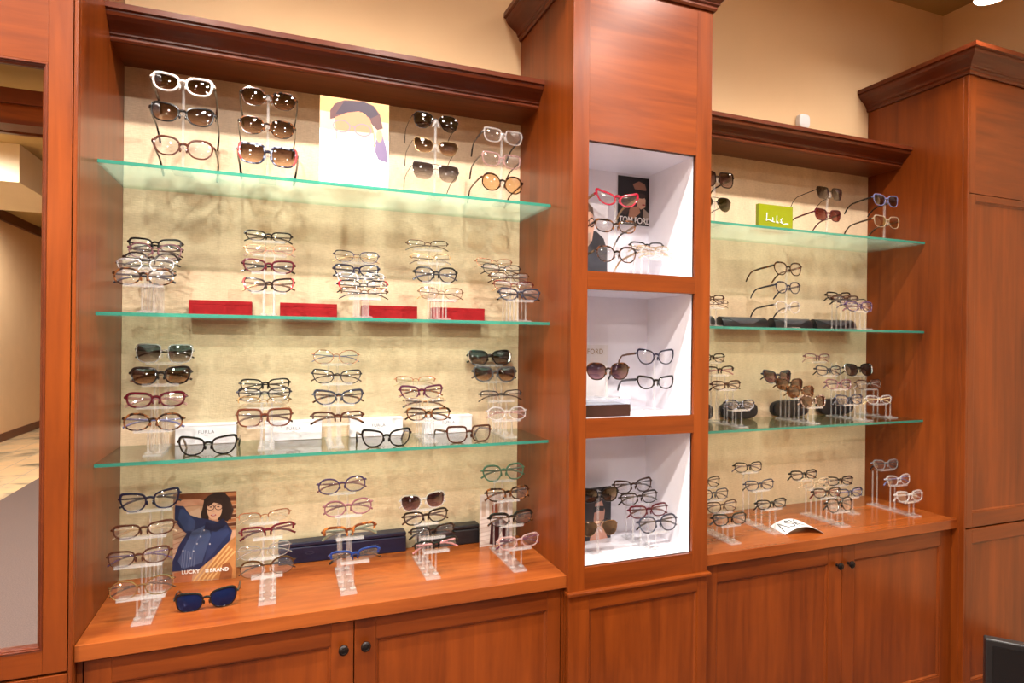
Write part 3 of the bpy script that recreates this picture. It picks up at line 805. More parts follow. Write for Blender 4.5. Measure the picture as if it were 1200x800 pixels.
fill_rod(None, YR, SH[0], [
 (511, 202, 56, 'bigsquare', 'gunmetal', 'grey', sun(rim='half', thick=.7, temple='black', roll=2), 'square grey graded sunglasses'),
 (511, 172, 54, 'bigrect', 'gold', 'brown', sun(thick=.7, temple='brown', roll=2), 'gold wire brown graded sunglasses'),
 (511, 143, 54, 'aviator', 'blackmetal', 'dark', sun(thick=.8, temple='black', roll=2), 'dark aviator sunglasses'),
], 'clear rod stand holding three dark wire sunglasses right of the pale poster', f'third rod of the {TL}')
fill_rod(None, YR, SH[0], [
 (589, 215, 50, 'round', 'darktortoise', 'amber', sun(thick=.9, temple='tortoise', roll=3), 'round light-brown sunglasses'),
 (588, 188, 47, 'square', 'rose', 'clear', dict(temple='brown', roll=2), 'rosy transparent square eyeglasses'),
 (590, 160, 47, 'square', 'clear', 'clear', dict(temple='gunmetal', roll=2), 'colourless transparent square eyeglasses'),
], 'clear rod stand holding round light-brown sunglasses beside the middle tower', f'fourth rod of the {TL}')
# ---- left alcove, middle shelf
def row2(u0, rows, lab, where, st=.038):
    Y0 = -.272; c = at(u0, rows[0][1], Y0+.02)
    fill_riser(None, SH[1], rows, lab, where, yf=Y0, X=c.x, step=st)
row2(173, [
 (169, 324, 74, 'oval', 'tortoise', 'clear', dict(temple='gunmetal'), 'tortoise oval eyeglasses'),
 (171, 311, 70, 'rect', 'silver', 'clear', dict(temple='black'), 'silver eyeglasses with dark tips'),
 (178, 305, 68, 'oval', 'darkbrown', 'clear', dict(rim='half'), 'dark brown half-rim eyeglasses'),
 (182, 294, 66, 'oval', 'mauve', 'clear', dict(temple='brown', thick=.8), 'brown-violet slim eyeglasses'),
 (182, 287, 66, 'rect', 'black', 'clear', dict(), 'black rectangular eyeglasses')],
 'clear riser stacked with dark eyeglasses left of the red cases', f'leftmost riser of the {TM}')
row2(315, [
 (315, 334, 62, 'cat', 'darkbrown', 'clear', dict(temple='bronze', accent='coral'), 'dark eyeglasses with orange corners'),
 (315, 312, 63, 'rect', 'burgundy', 'clear', dict(temple='darkbrown'), 'red-brown eyeglasses with dark temples'),
 (316, 293, 60, 'slim', 'rosegold', 'clear', dict(temple='rose'), 'rose gold slim eyeglasses'),
 (315, 277, 57, 'slim', 'darkbrown', 'clear', dict(thick=.8), 'dark brown slim eyeglasses')],
 'clear riser between the first and second red cases', f'second riser of the {TM}', .045)
row2(427, [
 (427, 343, 57, 'slim', 'bronze', 'clear', dict(rim='half', temple='blackmetal'), 'bronze half-rim eyeglasses'),
 (426, 335, 60, 'slim', 'blackmetal', 'clear', dict(rim='half', accent='red'), 'black half-rim eyeglasses with red ends'),
 (423, 326, 58, 'slim', 'silver', 'clear', dict(temple='gunmetal'), 'silver slim eyeglasses'),
 (418, 317, 55, 'rect', 'navy', 'clear', dict(), 'navy rectangular eyeglasses'),
 (418, 301, 54, 'rect', 'navymetal', 'clear', dict(temple='gold', thick=.9), 'thin dark blue eyeglasses')],
 'clear riser between the second and third red cases', f'third riser of the {TM}')
row2(519, [
 (517, 344, 53, 'rect', 'bronze', 'clear', dict(thick=.7), 'thin bronze eyeglasses'),
 (511, 322, 52, 'panto', 'black', 'clear', dict(temple='gunmetal'), 'black rounded eyeglasses'),
 (505, 303, 48, 'slim', 'gold', 'clear', dict(temple='brown', thick=.9, rim='half'), 'gold half-rim eyeglasses'),
 (501, 287, 49, 'slim', 'brownmetal', 'clear', dict(temple='brown', thick=.9, rim='half'), 'brown metal half-rim eyeglasses')],
 'clear riser between the third and fourth red cases', f'fourth riser of the {TM}', .045)
row2(613, [
 (609, 345, 50, 'rect', 'slate', 'clear', dict(temple='black'), 'slate blue-black eyeglasses'),
 (602, 335, 48, 'slim', 'redmetal', 'clear', dict(temple='gold', thick=.9), 'red and gold eyeglasses'),
 (597, 325, 47, 'slim', 'bronze', 'clear', dict(temple='brown'), 'bronze slim eyeglasses'),
 (588, 316, 46, 'rect', 'gunmetal', 'clear', dict(temple='black'), 'grey metal eyeglasses'),
 (579, 308, 43, 'slim', 'rosegold', 'clear', dict(temple='champagne'), 'rose gold half-hidden eyeglasses')],
 'clear riser at the right end beside the middle tower', f'fifth riser of the {TM}')
# ---- left alcove, bottom shelf
fill_riser((180, 533), SH[2], [
 (180, 494, 73, 'oval', 'tortoise', 'clear', dict(temple='lilac'), 'tortoise oval eyeglasses with lilac temples'),
 (183, 468, 73, 'rect', 'burgundy', 'clear', dict(temple='rose', thick=1.2), 'burgundy rectangular eyeglasses'),
 (189, 440, 73, 'bigrect', 'darkbrown', 'brown', sun(thick=1.2, temple='brownmottle'), 'dark brown sunglasses'),
 (193, 414, 69, 'bigsquare', 'silver', 'grey', sun(thick=1.3, temple='black'), 'silver-framed grey sunglasses')],
 'clear riser holding two sunglasses and two eyeglasses, leftmost on the bottom left shelf', f'leftmost riser of the {TB}', yf=-.235, step=.047)
fill_riser((312, 526), SH[2], [
 (310, 489, 67, 'square', 'chestnut', 'clear', dict(temple='brown'), 'chestnut square eyeglasses'),
 (309, 471, 63, 'slim', 'gold', 'clear', dict(temple='champagne', rim='half'), 'pale gold half-rim eyeglasses'),
 (310, 462, 64, 'rect', 'gunmetal', 'clear', dict(temple='black', thick=1.3), 'black and silver eyeglasses'),
 (311, 451, 61, 'rect', 'black', 'clear', dict(thick=.8), 'thin black eyeglasses')],
 'clear riser between the first and second white lettered boxes', f'second riser of the {TB}', yf=-.225, step=.038)
fill_riser((396, 528), SH[2], [
 (396, 489, 63, 'slim', 'brown', 'clear', dict(temple='tortoise', rim='half'), 'half-rim eyeglasses with tortoise temples'),
 (397, 465, 60, 'cat', 'slate', 'clear', dict(temple='tortoise'), 'slate cat-eye eyeglasses'),
 (395, 441, 59, 'cat', 'gunmetal', 'clear', dict(temple='brown', thick=1.2), 'grey cat-eye eyeglasses'),
 (394, 418, 55, 'oval', 'rosegold', 'clear', dict(temple='lilac', thick=.9), 'rose gold oval eyeglasses')],
 'clear riser in front of the second and third white lettered boxes', f'third riser of the {TB}', yf=-.25, step=.044)
fill_riser((508, 521), SH[2], [
 (502, 485, 53, 'rect', 'tortoise', 'clear', dict(temple='tortoise'), 'tortoise rectangular eyeglasses'),
 (498, 471, 50, 'slim', 'champagne', 'clear', dict(temple='tortoise', rim='half'), 'tan half-rim eyeglasses'),
 (494, 459, 52, 'cat', 'plum', 'clear', dict(temple='ambertortoise'), 'plum cat-eye eyeglasses'),
 (487, 446, 48, 'slim', 'rosegold', 'clear', dict(temple='cream', rim='half'), 'pale rose gold eyeglasses')],
 'clear riser holding plum cat-eye eyeglasses, in front of the rightmost white box', f'fourth riser of the {TB}', yf=-.25, step=.044)
fill_riser((600, 514), SH[2], [
 (594, 484, 46, 'oval', 'clear', 'clear', dict(temple='rose', thick=.9), 'clear oval eyeglasses with red tips'),
 (587, 463, 49, 'slim', 'gunmetal', 'clear', dict(temple='black', rim='half'), 'grey metal half-rim eyeglasses'),
 (580, 438, 51, 'bigrect', 'grey', 'brown', sun(thick=1.2, temple='darktortoise'), 'grey-brown sunglasses'),
 (574, 419, 51, 'bigrect', 'black', 'grey', sun(thick=1.2, accent='silver'), 'black sunglasses with silver corners')],
 'clear riser holding two dark sunglasses beside the middle tower', f'fifth riser of the {TB}', yf=-.235, step=.058)
def loose(u, v, wpx, zt, Y, shape, frame, lens, lab, **k):
    c = at(u, v, Y); sc = px_scale(wpx, shape, c.x, Y)
    h = SHAPES[shape][1]/2000*sc
    spectacles((c.x, Y, zt+h+.0016), shape, frame, lens, scale=sc, label=lab, kind='open', **k)
loose(244, 521, 72, SH[2], -.250, 'tallcat', 'black', 'clear', 'black cat-eye eyeglasses standing open on the bottom left shelf before the leftmost white box', tlen=.9, tilt=0)
loose(453, 514, 60, SH[2], -.268, 'tallcat', 'black', 'clear', 'black eyeglasses standing open on the bottom left shelf, centre', temple='gunmetal', tlen=.9)
loose(550, 509, 55, SH[2], -.268, 'square', 'brown', 'clear', 'brown eyeglasses standing open on the bottom left shelf, right part', temple='darktortoise', tlen=.9, yaw=4)
# ---- left counter
CT = 'left counter'
fill_riser((165, 733), ZK, [
 (166, 688, 78, 'oval', 'gold', 'clear', dict(temple='brown', thick=1.1, roll=-4), 'gold-brown oval eyeglasses'),
 (163, 652, 78, 'rect', 'brown', 'clear', dict(temple='purple', roll=-3, thick=.8), 'thin brown eyeglasses with mauve temples'),
 (169, 620, 77, 'slim', 'brown', 'clear', dict(temple='champagne', roll=-3, thick=.9), 'brown slim eyeglasses'),
 (176, 586, 73, 'tallcat', 'navy', 'clear', dict(roll=-3, temple='gunmetal'), 'navy cat-eye eyeglasses')],
 'clear riser topped by navy eyeglasses, left end of the left counter', f'leftmost riser of the {CT}', step=.058, pw=.115)
fill_riser((313, 709), ZK, [
 (313, 664, 66, 'oval', 'bronze', 'clear', dict(rim='brow', temple='gunmetal', roll=-3), 'bronze browline eyeglasses'),
 (310, 645, 64, 'rect', 'silver', 'clear', dict(temple='silver', roll=-3, thick=.8), 'silver eyeglasses'),
 (314, 622, 66, 'slim', 'burgundy', 'clear', dict(rim='half', roll=-3), 'burgundy half-rim eyeglasses'),
 (310, 605, 63, 'slim', 'rosegold', 'clear', dict(rim='half', temple='champagne', roll=-3), 'rose gold half-rim eyeglasses')],
 'clear riser just right of the denim jacket card', f'second riser of the {CT}', step=.052, pw=.085)
fill_riser((409, 697), ZK, [
 (416, 650, 60, 'slim', 'blue', 'clear', dict(rim='half', temple='tortoise', roll=-3, thick=1.2), 'blue half-rim eyeglasses'),
 (410, 622, 64, 'slim', 'ambertortoise', 'clear', dict(rim='half', temple='sage', roll=-3, thick=1.2), 'amber tortoise eyeglasses with sage tips'),
 (408, 594, 58, 'oval', 'mauve', 'clear', dict(roll=-3), 'mauve oval eyeglasses'),
 (401, 568, 58, 'oval', 'purple', 'clear', dict(temple='mauve', roll=-3, thick=.9), 'purple round eyeglasses')],
 'clear riser holding blue eyeglasses at its front, middle of the left counter', f'third riser of the {CT}', step=.058, pw=.085)
fill_riser((508, 679), ZK, [
 (511, 638, 53, 'slim', 'black', 'clear', dict(temple='pinkacetate', roll=-3, rim='half'), 'black half-rim eyeglasses with pink temples'),
 (507, 622, 54, 'slim', 'darkbrown', 'clear', dict(temple='black', roll=-3, rim='half'), 'dark half-rim eyeglasses'),
 (499, 605, 54, 'rect', 'darkbrown', 'clear', dict(roll=-3, temple='brown'), 'dark brown rectangular eyeglasses'),
 (496, 587, 55, 'bigrect', 'clear', 'purple', sun(roll=-3), 'clear-framed sunglasses with purple lenses')],
 'clear riser topped by purple-lensed sunglasses on the left counter', f'fourth riser of the {CT}', step=.055, pw=.085)
fill_riser((610, 670), ZK, [
 (608, 634, 50, 'rect', 'rose', 'clear', dict(temple='plum', roll=-2), 'rosy transparent eyeglasses'),
 (599, 607, 52, 'rect', 'black', 'clear', dict(rim='brow', roll=-2, temple='tortoise'), 'black browline eyeglasses'),
 (595, 578, 51, 'rect', 'tortoise', 'clear', dict(roll=-2), 'dark tortoise eyeglasses'),
 (590, 553, 50, 'panto', 'green', 'clear', dict(roll=-2), 'grey-green round eyeglasses')],
 'clear riser topped by grey-green eyeglasses, right end of the left counter', f'fifth riser of the {CT}', step=.065, pw=.085)
loose(242, 704, 76, ZK, -.345, 'bigrect', 'black', 'bluemirror', 'black sunglasses with blue mirrored lenses lying open on the left counter', roll=-3, tlen=.8, **SUN)
# ---- cubbies
CB = ['top cubby', 'middle cubby', 'bottom cubby']
fill_rod(None, -.36, CUB[0][0], [
 (723, 298, 47, 'panto', 'darktortoise', 'clear', dict(temple='gold', yaw=-4), 'dark tortoise eyeglasses with gold temples'),
 (722, 265, 49, 'rect', 'tortoise', 'clear', dict(yaw=-4), 'brown tortoise eyeglasses'),
 (724, 233, 49, 'sharpcat', 'red', 'clear', dict(temple='gold', yaw=-4, thick=1.3, roll=2), 'bright red pointed cat-eye eyeglasses')],
 'clear rod stand holding red cat-eye eyeglasses in the top cubby', f'rod in the {CB[0]}')
fill_riser(None, CUB[0][0], [
 (770, 297, 38, 'rect', 'clear', 'clear', dict(temple='champagne'), 'clear eyeglasses'),
 (765, 293, 38, 'slim', 'gold', 'clear', dict(temple='gold', rim='half'), 'pale gold eyeglasses'),
 (758, 289, 39, 'slim', 'darkbrown', 'clear', dict(temple='champagne'), 'brown eyeglasses')],
 'low clear riser of three eyeglasses in the top cubby', f'small riser in the {CB[0]}', yf=-.40, X=1.245, step=.05, pw=.08)
fill_rod(None, -.40, CUB[1][0]+.062, [
 (713, 435, 50, 'bigoval', 'darktortoise', 'purple', sun(temple='black', yaw=-4), 'large dark sunglasses')],
 'clear rod stand on the dark block in the middle cubby', 'block in the middle cubby', base_w=.06)
fill_rod(None, -.345, CUB[1][0], [
 (769, 448, 43, 'cat', 'black', 'clear', dict(yaw=-4, thick=1.2), 'black cat-eye eyeglasses'),
 (769, 418, 43, 'tallcat', 'navy', 'clear', dict(temple='bronze', yaw=-4), 'navy cat-eye eyeglasses')],
 'clear rod stand holding two eyeglasses in the middle cubby', 'rod in the middle cubby')
fill_rod(None, -.38, CUB[2][0], [
 (703, 619, 42, 'aviator', 'gold', 'goldmirror', sun(temple='black', yaw=-4, thick=.8), 'gold mirrored aviator sunglasses'),
 (703, 580, 44, 'bigrect', 'black', 'brown', sun(yaw=-4, thick=1.2), 'thick black sunglasses')],
 'clear rod stand holding two sunglasses in the bottom cubby', 'rod in the bottom cubby')
fill_riser((770, 648), CUB[2][0], [
 (771, 613, 45, 'panto', 'slate', 'clear', dict(temple='black', roll=-2), 'black rounded eyeglasses'),
 (760, 598, 45, 'rect', 'burgundy', 'clear', dict(roll=-2), 'dark red eyeglasses'),
 (749, 583, 45, 'rect', 'darkbrown', 'clear', dict(temple='black', roll=-2, thick=.9), 'dark brown eyeglasses'),
 (742, 569, 45, 'cat', 'brown', 'clear', dict(temple='slate', roll=-2), 'brown cat-eye eyeglasses')],
 'clear riser holding four eyeglasses in the bottom cubby', 'riser in the bottom cubby', step=.05, pw=.085)
# ---- right alcove, top shelf
RTL, RM, RB, RC = 'top right shelf', 'middle right shelf', 'bottom right shelf', 'right counter'
fill_rod(None, -.235, SH[0], [
 (838, 239, 40, 'aviator', 'gunmetal', 'green', sun(temple='black', rim='half'), 'green-lensed aviator sunglasses'),
 (841, 210, 41, 'bigsquare', 'darkbrown', 'purple', sun(), 'dark plum-lensed sunglasses')],
 'clear rod stand with two sunglasses half hidden behind the middle tower', f'leftmost rod of the {RTL}')
fill_rod(None, -.235, SH[0], [
 (971, 252, 32, 'bigrect', 'burgundy', 'rose', sun(), 'burgundy sunglasses'),
 (973, 227, 31, 'bigsquare', 'blackmetal', 'dark', sun(rim='half', thick=.8), 'dark wire sunglasses')],
 'clear rod stand with two sunglasses right of the lime green sign', f'second rod of the {RTL}')
fill_rod(None, -.235, SH[0], [
 (1040, 260, 31, 'bigrect', 'champagne', 'yellow', sun(temple='darktortoise'), 'pale yellow sunglasses'),
 (1039, 235, 30, 'bigrect', 'lilac', 'dark', sun(temple='black'), 'lilac-rimmed dark sunglasses')],
 'clear rod stand with two sunglasses beside the right corner cabinet', f'third rod of the {RTL}')
# ---- right alcove, middle shelf
fill_riser(None, SH[1], [
 (838, 356, 32, 'slim', 'bronze', 'clear', dict(thick=.8), 'thin bronze eyeglasses'),
 (834, 350, 32, 'rect', 'brown', 'clear', dict(), 'brown eyeglasses')],
 'clear riser half hidden behind the middle tower on the middle right shelf', f'leftmost riser of the {RM}', yf=-.25, X=at(836, 356, -.22).x, step=.07, pw=.08)
fill_rod(None, -.195, SH[1], [
 (924, 360, 30, 'panto', 'clear', 'clear', dict(temple='gunmetal'), 'clear round eyeglasses'),
 (924, 337, 30, 'panto', 'navy', 'clear', dict(temple='slate'), 'navy round eyeglasses'),
 (924, 315, 34, 'panto', 'darktortoise', 'clear', dict(temple='tortoise'), 'dark tortoise round eyeglasses')],
 'clear rod stand holding three open round eyeglasses on the middle right shelf', f'rod of the {RM}')
fill_riser(None, SH[1], [
 (1007, 359, 36, 'rect', 'purple', 'clear', dict(temple='mauve'), 'violet eyeglasses'),
 (1000, 355, 34, 'slim', 'gunmetal', 'clear', dict(temple='purple'), 'grey metal eyeglasses'),
 (991, 351, 34, 'slim', 'brown', 'clear', dict(temple='black', rim='half'), 'brown half-rim eyeglasses'),
 (983, 347, 36, 'slim', 'black', 'clear', dict(), 'black slim eyeglasses')],
 'clear riser of four eyeglasses at the right end of the middle right shelf', f'rightmost riser of the {RM}', yf=-.285, X=at(1010, 359, -.25).x, step=.050, pw=.08)
# ---- right alcove, bottom shelf
fill_riser(None, SH[2], [
 (867, 474, 34, 'rect', 'greymottle', 'clear', dict(), 'grey mottled eyeglasses'),
 (851, 451, 35, 'slim', 'brown', 'clear', dict(temple='darktortoise'), 'brown slim eyeglasses'),
 (843, 434, 35, 'slim', 'darkbrown', 'clear', dict(rim='half', temple='pinkacetate'), 'half-rim eyeglasses with pink temples'),
 (834, 419, 32, 'rect', 'black', 'clear', dict(), 'black eyeglasses')],
 'clear riser at the left end of the bottom right shelf beside the tower', f'leftmost riser of the {RB}', yf=-.27, X=at(868, 484, -.25).x, step=.052, pw=.09)
fill_riser((957, 497), SH[2], [
 (953, 470, 32, 'bigrect', 'brownmottle', 'brownmid', sun(thick=1.2), 'brown mottled sunglasses'),
 (938, 459, 33, 'bigrect', 'tortoise', 'brownmid', sun(temple='gold'), 'tortoise sunglasses'),
 (925, 450, 32, 'bigrect', 'darktortoise', 'brownmid', sun(), 'dark tortoise sunglasses'),
 (911, 441, 34, 'bigcat', 'slate', 'purple', sun(temple='black'), 'slate sunglasses with violet lenses')],
 'clear riser holding four brown and violet sunglasses on the bottom right shelf', f'second riser of the {RB}', yf=-.275, step=.052, pw=.09)
fill_riser((1000, 491), SH[2], [
 (995, 468, 32, 'rect', 'slate', 'clear', dict(temple='greymottle'), 'slate blue eyeglasses'),
 (983, 450, 33, 'rect', 'mauve', 'clear', dict(temple='purple', thick=.9), 'mauve eyeglasses'),
 (971, 434, 32, 'rect', 'slate', 'clear', dict(temple='black', thick=.8), 'thin dark slate eyeglasses'),
 (958, 419, 32, 'slim', 'mauve', 'clear', dict(temple='rose', rim='half', thick=.8), 'rosy half-rim eyeglasses')],
 'clear riser holding four slate and mauve eyeglasses on the bottom right shelf', f'third riser of the {RB}', yf=-.27, step=.052, pw=.09)
fill_riser((1040, 489), SH[2], [
 (1030, 468, 36, 'slim', 'clear', 'clear', dict(temple='cream'), 'clear eyeglasses with cream temples'),
 (1018, 450, 35, 'rect', 'brown', 'clear', dict(temple='clear', thick=.8), 'thin brown eyeglasses'),
 (1006, 433, 36, 'bigrect', 'black', 'dark', sun(accent='silver'), 'black sunglasses')],
 'clear riser with black sunglasses on top beside the right corner cabinet, bottom right shelf', f'rightmost riser of the {RB}', yf=-.225, step=.065, pw=.09)
# ---- right counter
fill_riser((863, 638), ZK, [
 (855, 608, 40, 'rect', 'black', 'clear', dict(temple='slate'), 'black rectangular eyeglasses'),
 (846, 593, 38, 'rect', 'brown', 'clear', dict(temple='slate', thick=.8), 'thin brown eyeglasses'),
 (836, 579, 38, 'rect', 'slate', 'clear', dict(temple='black', thick=.8), 'slate eyeglasses'),
 (827, 565, 36, 'rect', 'black', 'clear', dict(thick=.8), 'thin black eyeglasses')],
 'clear riser at the left end of the right counter beside the tower', f'leftmost riser of the {RC}', step=.062, pw=.09)
fill_riser((912, 626), ZK, [
 (904, 590, 35, 'slim', 'black', 'clear', dict(), 'black slim eyeglasses'),
 (890, 568, 34, 'rect', 'slate', 'clear', dict(temple='black', thick=.9), 'dark slate eyeglasses'),
 (877, 547, 34, 'rect', 'black', 'clear', dict(temple='purple', thick=.8), 'thin black eyeglasses')],
 'clear riser behind the white folded card on the right counter', f'second riser of the {RC}', step=.075, pw=.09)
fill_riser((992, 618), ZK, [
 (984, 591, 33, 'panto', 'black', 'clear', dict(temple='gunmetal'), 'black round eyeglasses'),
 (969, 577, 37, 'slim', 'darkbrown', 'clear', dict(temple='redmetal'), 'dark eyeglasses with red temples'),
 (956, 566, 38, 'rect', 'champagne', 'clear', dict(thick=.8), 'clear tan eyeglasses'),
 (942, 556, 36, 'slim', 'black', 'clear', dict(), 'black slim eyeglasses')],
 'clear riser holding four eyeglasses in the middle of the right counter', f'third riser of the {RC}', step=.055, pw=.09)
fill_riser((1004, 603), ZK, [
 (996, 577, 33, 'slim', 'slate', 'clear', dict(temple='lilac'), 'slate eyeglasses'),
 (984, 563, 32, 'slim', 'black', 'clear', dict(temple='gunmetal'), 'black and grey eyeglasses')],
 'short clear riser half hidden behind its neighbour on the right counter', f'fourth riser of the {RC}', step=.075, pw=.09)
fill_riser((1076, 606), ZK, [
 (1066, 581, 35, 'rect', 'clear', 'clear', dict(temple='clear', thick=1.2), 'frosted clear eyeglasses'),
 (1053, 562, 34, 'rect', 'clear', 'clear', dict(temple='lilac'), 'clear eyeglasses with lilac temples'),
 (1038, 544, 34, 'rect', 'smoke', 'clear', dict(temple='gunmetal'), 'smoky transparent eyeglasses')],
 'clear riser at the right end of the right counter beside the corner cabinet', f'rightmost riser of the {RC}', step=.09, pw=.09)

# ------------------------------------------------------------------ cases and boxes
ordw = ['leftmost', 'second', 'third', 'rightmost']
for i, (u0, u1) in enumerate([(221, 295), (328, 395), (425, 489), (508, 568)]):
    Y = -.066; a = at(u0, 370, Y).x; c = at(u1, 372, Y).x
    t = tag(empty('glasses_case', ((a+c)/2, Y, SH[1])), f'red velvet rectangular case on the middle left shelf, {ordw[i]} of the four', 'case', 'red velvet cases')
    w2 = (c-a)/2
    b = MB(); b.box(-w2, w2, 0, .052, .0005, .040); b.build('case_body', REDFELT, t, bevel=.0008)
    b = MB(); b.box(-w2, w2, 0, .052, .0402, .054); b.build('lid', REDFELT, t, bevel=.0008)
for i, (u0, u1) in enumerate([(205, 277), (310, 377), (410, 472), (497, 553)]):
    Y = -.050; a = at(u0, 510, Y).x; c = at(u1, 510, Y).x; w2 = (c-a)/2
    t = tag(empty('carton', ((a+c)/2, Y, SH[2])), f'white lettered box standing against the back on the bottom left shelf, {ordw[i]} of four', 'box', 'white lettered boxes')
    b = MB(); b.box(-w2, w2, 0, .040, .0005, .062); b.build('carton_body', WHITEBOX, t, bevel=.0015)
    b = MB(); b.box(-w2-.001, w2+.001, -.001, .041, .060, .066); b.build('lid', WHITEBOX, t, bevel=.001)
    text_mesh('FURLA', .015, GREYTXT, 'lettering', t, (.0 if i != 2 else .006, -.0006, .040), space=1.15)
    text_mesh('ITALY', .004, GREYTXT, 'small_lettering', t, (.0 if i != 2 else .006, -.0006, .030))
for i, (u0, u1, v) in enumerate([(326, 399, 655), (401, 476, 645), (490, 562, 636)]):
    Y = -.062; a = at(u0, v, Y).x; c = at(u1, v, Y).x; w2 = (c-a)/2
    t = tag(empty('glasses_case', ((a+c)/2, Y, ZK)), f'dark {"navy" if i < 2 else "black"} hard case against the back of the left counter, {["leftmost", "middle", "rightmost"][i]} of three', 'case', 'dark hard cases on the left counter')
    mt = NAVYCASE if i < 2 else BLACKCASE
    b = MB(); b.box(-w2, w2, 0, .052, .0005, .056); b.build('case_body', mt, t, bevel=.004)
    b = MB(); b.box(-w2, w2, 0, .052, .0575, .072); b.build('lid', mt, t, bevel=.004)
    b = MB(); n_ = 24
    b.tube([(.014*math.cos(q*2*PI/n_), -.0003, .034+.0045*math.sin(q*2*PI/n_)) for q in range(n_)], .0004, 4, True); b.build('embossed_oval', pbr('emboss_sheen', rgb(70, 70, 92), .3), t)
# half-round black cases with a pointed flap, lying on the middle right shelf
for i, (u0, u1) in enumerate([(806, 839), (848, 901), (909, 953), (958, 1004)]):
    Y = -.072; a = at(u0, 383, Y).x; c = at(u1, 383, Y).x; w2 = (c-a)/2
    t = tag(empty('soft_case', ((a+c)/2, Y, SH[1])), f'black half-round case with pointed flap on the middle right shelf, {ordw[i]} of four', 'case', 'black flap cases')
    b = MB(); r = .031; pr = []
    for k in range(15):
        q = PI*k/14; pr.append((-r*math.cos(q), .0007+.052*math.sin(q)**.7))
    vs = [Vector((x, y+r, z)) for x in (-w2, w2) for y, z in pr]; n_ = len(pr)
    fs = [tuple(range(n_)), tuple(range(n_, 2*n_))[::-1]]+[(k, k+1, n_+k+1, n_+k) for k in range(n_-1)]+[(n_-1, 0, n_, 2*n_-1)]
    b.add(vs, fs); b.build('case_body', BLACKCASE, t, smooth=True, bevel=.0012)
    fl = MB(); rows = []
    for k in range(3, 14):          # the flap hugs the front curve and narrows to a point
        q = PI*(14-k)/14*.98 if False else PI*(1-(k/14))
        y, z = -(r+.0012)*math.cos(PI-q), .0007+(.0533)*math.sin(q)**.7
        wd = w2*.985 if k < 8 else w2*.985*(1-((k-7)/7)**1.3*.85)
        rows.append((wd, -y+r if False else y+r, z))
    rows = [(wd, r-(r+.0012)*math.cos(q2), .0007+.0533*max(0.02, math.sin(q2))**.7) for (wd, _, _), q2 in zip(rows, [PI*(.62-.052*m_) for m_ in range(11)])]
    vs = []
    for wd, y, z in rows: vs += [Vector((-wd, y, z)), Vector((wd, y, z))]
    for wd, y, z in rows: vs += [Vector((-wd, y+.0008, z-.0006)), Vector((wd, y+.0008, z-.0006))]
    m_ = len(rows); fs = []
    for k in range(m_-1):
        fs.append((2*k, 2*k+1, 2*k+3, 2*k+2)); o_ = 2*m_; fs.append((o_+2*k, o_+2*k+2, o_+2*k+3, o_+2*k+1))
        fs.append((2*k, 2*k+2, o_+2*k+2, o_+2*k)); fs.append((2*k+1, o_+2*k+1, o_+2*k+3, 2*k+3))
    fs.append((2*m_-2, 2*m_-1, 4*m_-1, 4*m_-2)); fs.append((0, 2*m_, 2*m_+1, 1))
    fl.add(vs, fs); fl.build('flap', pbr('flap_leatherette_sheen', rgb(66, 64, 70), .34, var=.12, scale=70, bump=.2), t, smooth=True)  # flap colour lightened to stand in for its reflection
# oval black clamshell cases standing on the bottom right shelf
for i, (u0, u1) in enumerate([(846, 887), (906, 947), (960, 999), (822, 835)]):
    Y = -.036
    if i == 3: u0 = 800
    a = at(u0, 480, Y).x; c = at(u1, 480, Y).x; w2 = (c-a)/2
    t = tag(empty('clamshell_case', ((a+c)/2, Y, SH[2])), ['black oval clamshell case left behind the mottled eyeglasses, bottom right shelf', 'black oval clamshell case behind the brown sunglasses, bottom right shelf', 'black oval clamshell case behind the slate eyeglasses, bottom right shelf', 'black oval clamshell case mostly hidden by the tower, bottom right shelf'][i], 'case', 'black clamshell cases')
    pl = []
    for k in range(32):
        q = 2*PI*k/32; cc, ss = math.cos(q), math.sin(q)
        pl.append((w2*math.copysign(abs(cc)**.55, cc), .040+.0395*math.copysign(abs(ss)**.75, ss)))
    b = MB(); b.prism(pl, .0015, .026); b.build('case_body', BLACKCASE, t, bevel=.004, smooth=True)
    b = MB(); b.prism([(x*.985, .040+(z-.040)*.985) for x, z in pl], -.010, .0005); b.build('lid', BLACKCASE, t, bevel=.005, smooth=True)
# dark lacquered block with a clear top in the middle cubby
t = tag(empty('display_block', (1.055, -.395, CUB[1][0])), 'dark lacquered block with thick clear top in the middle cubby', 'display block')
b = MB(); b.box(-.093, .090, -.045, .06, .0003, .042); b.build('block', LACQUER, t, bevel=.0015)
b = MB(); b.box(-.093, .090, -.045, .06, .0425, .062); b.build('clear_top', see_through('thick_clear_slab', (.75, .78, .84), diffuse=.25, dcol=(.7, .75, .85)), t, bevel=.001)

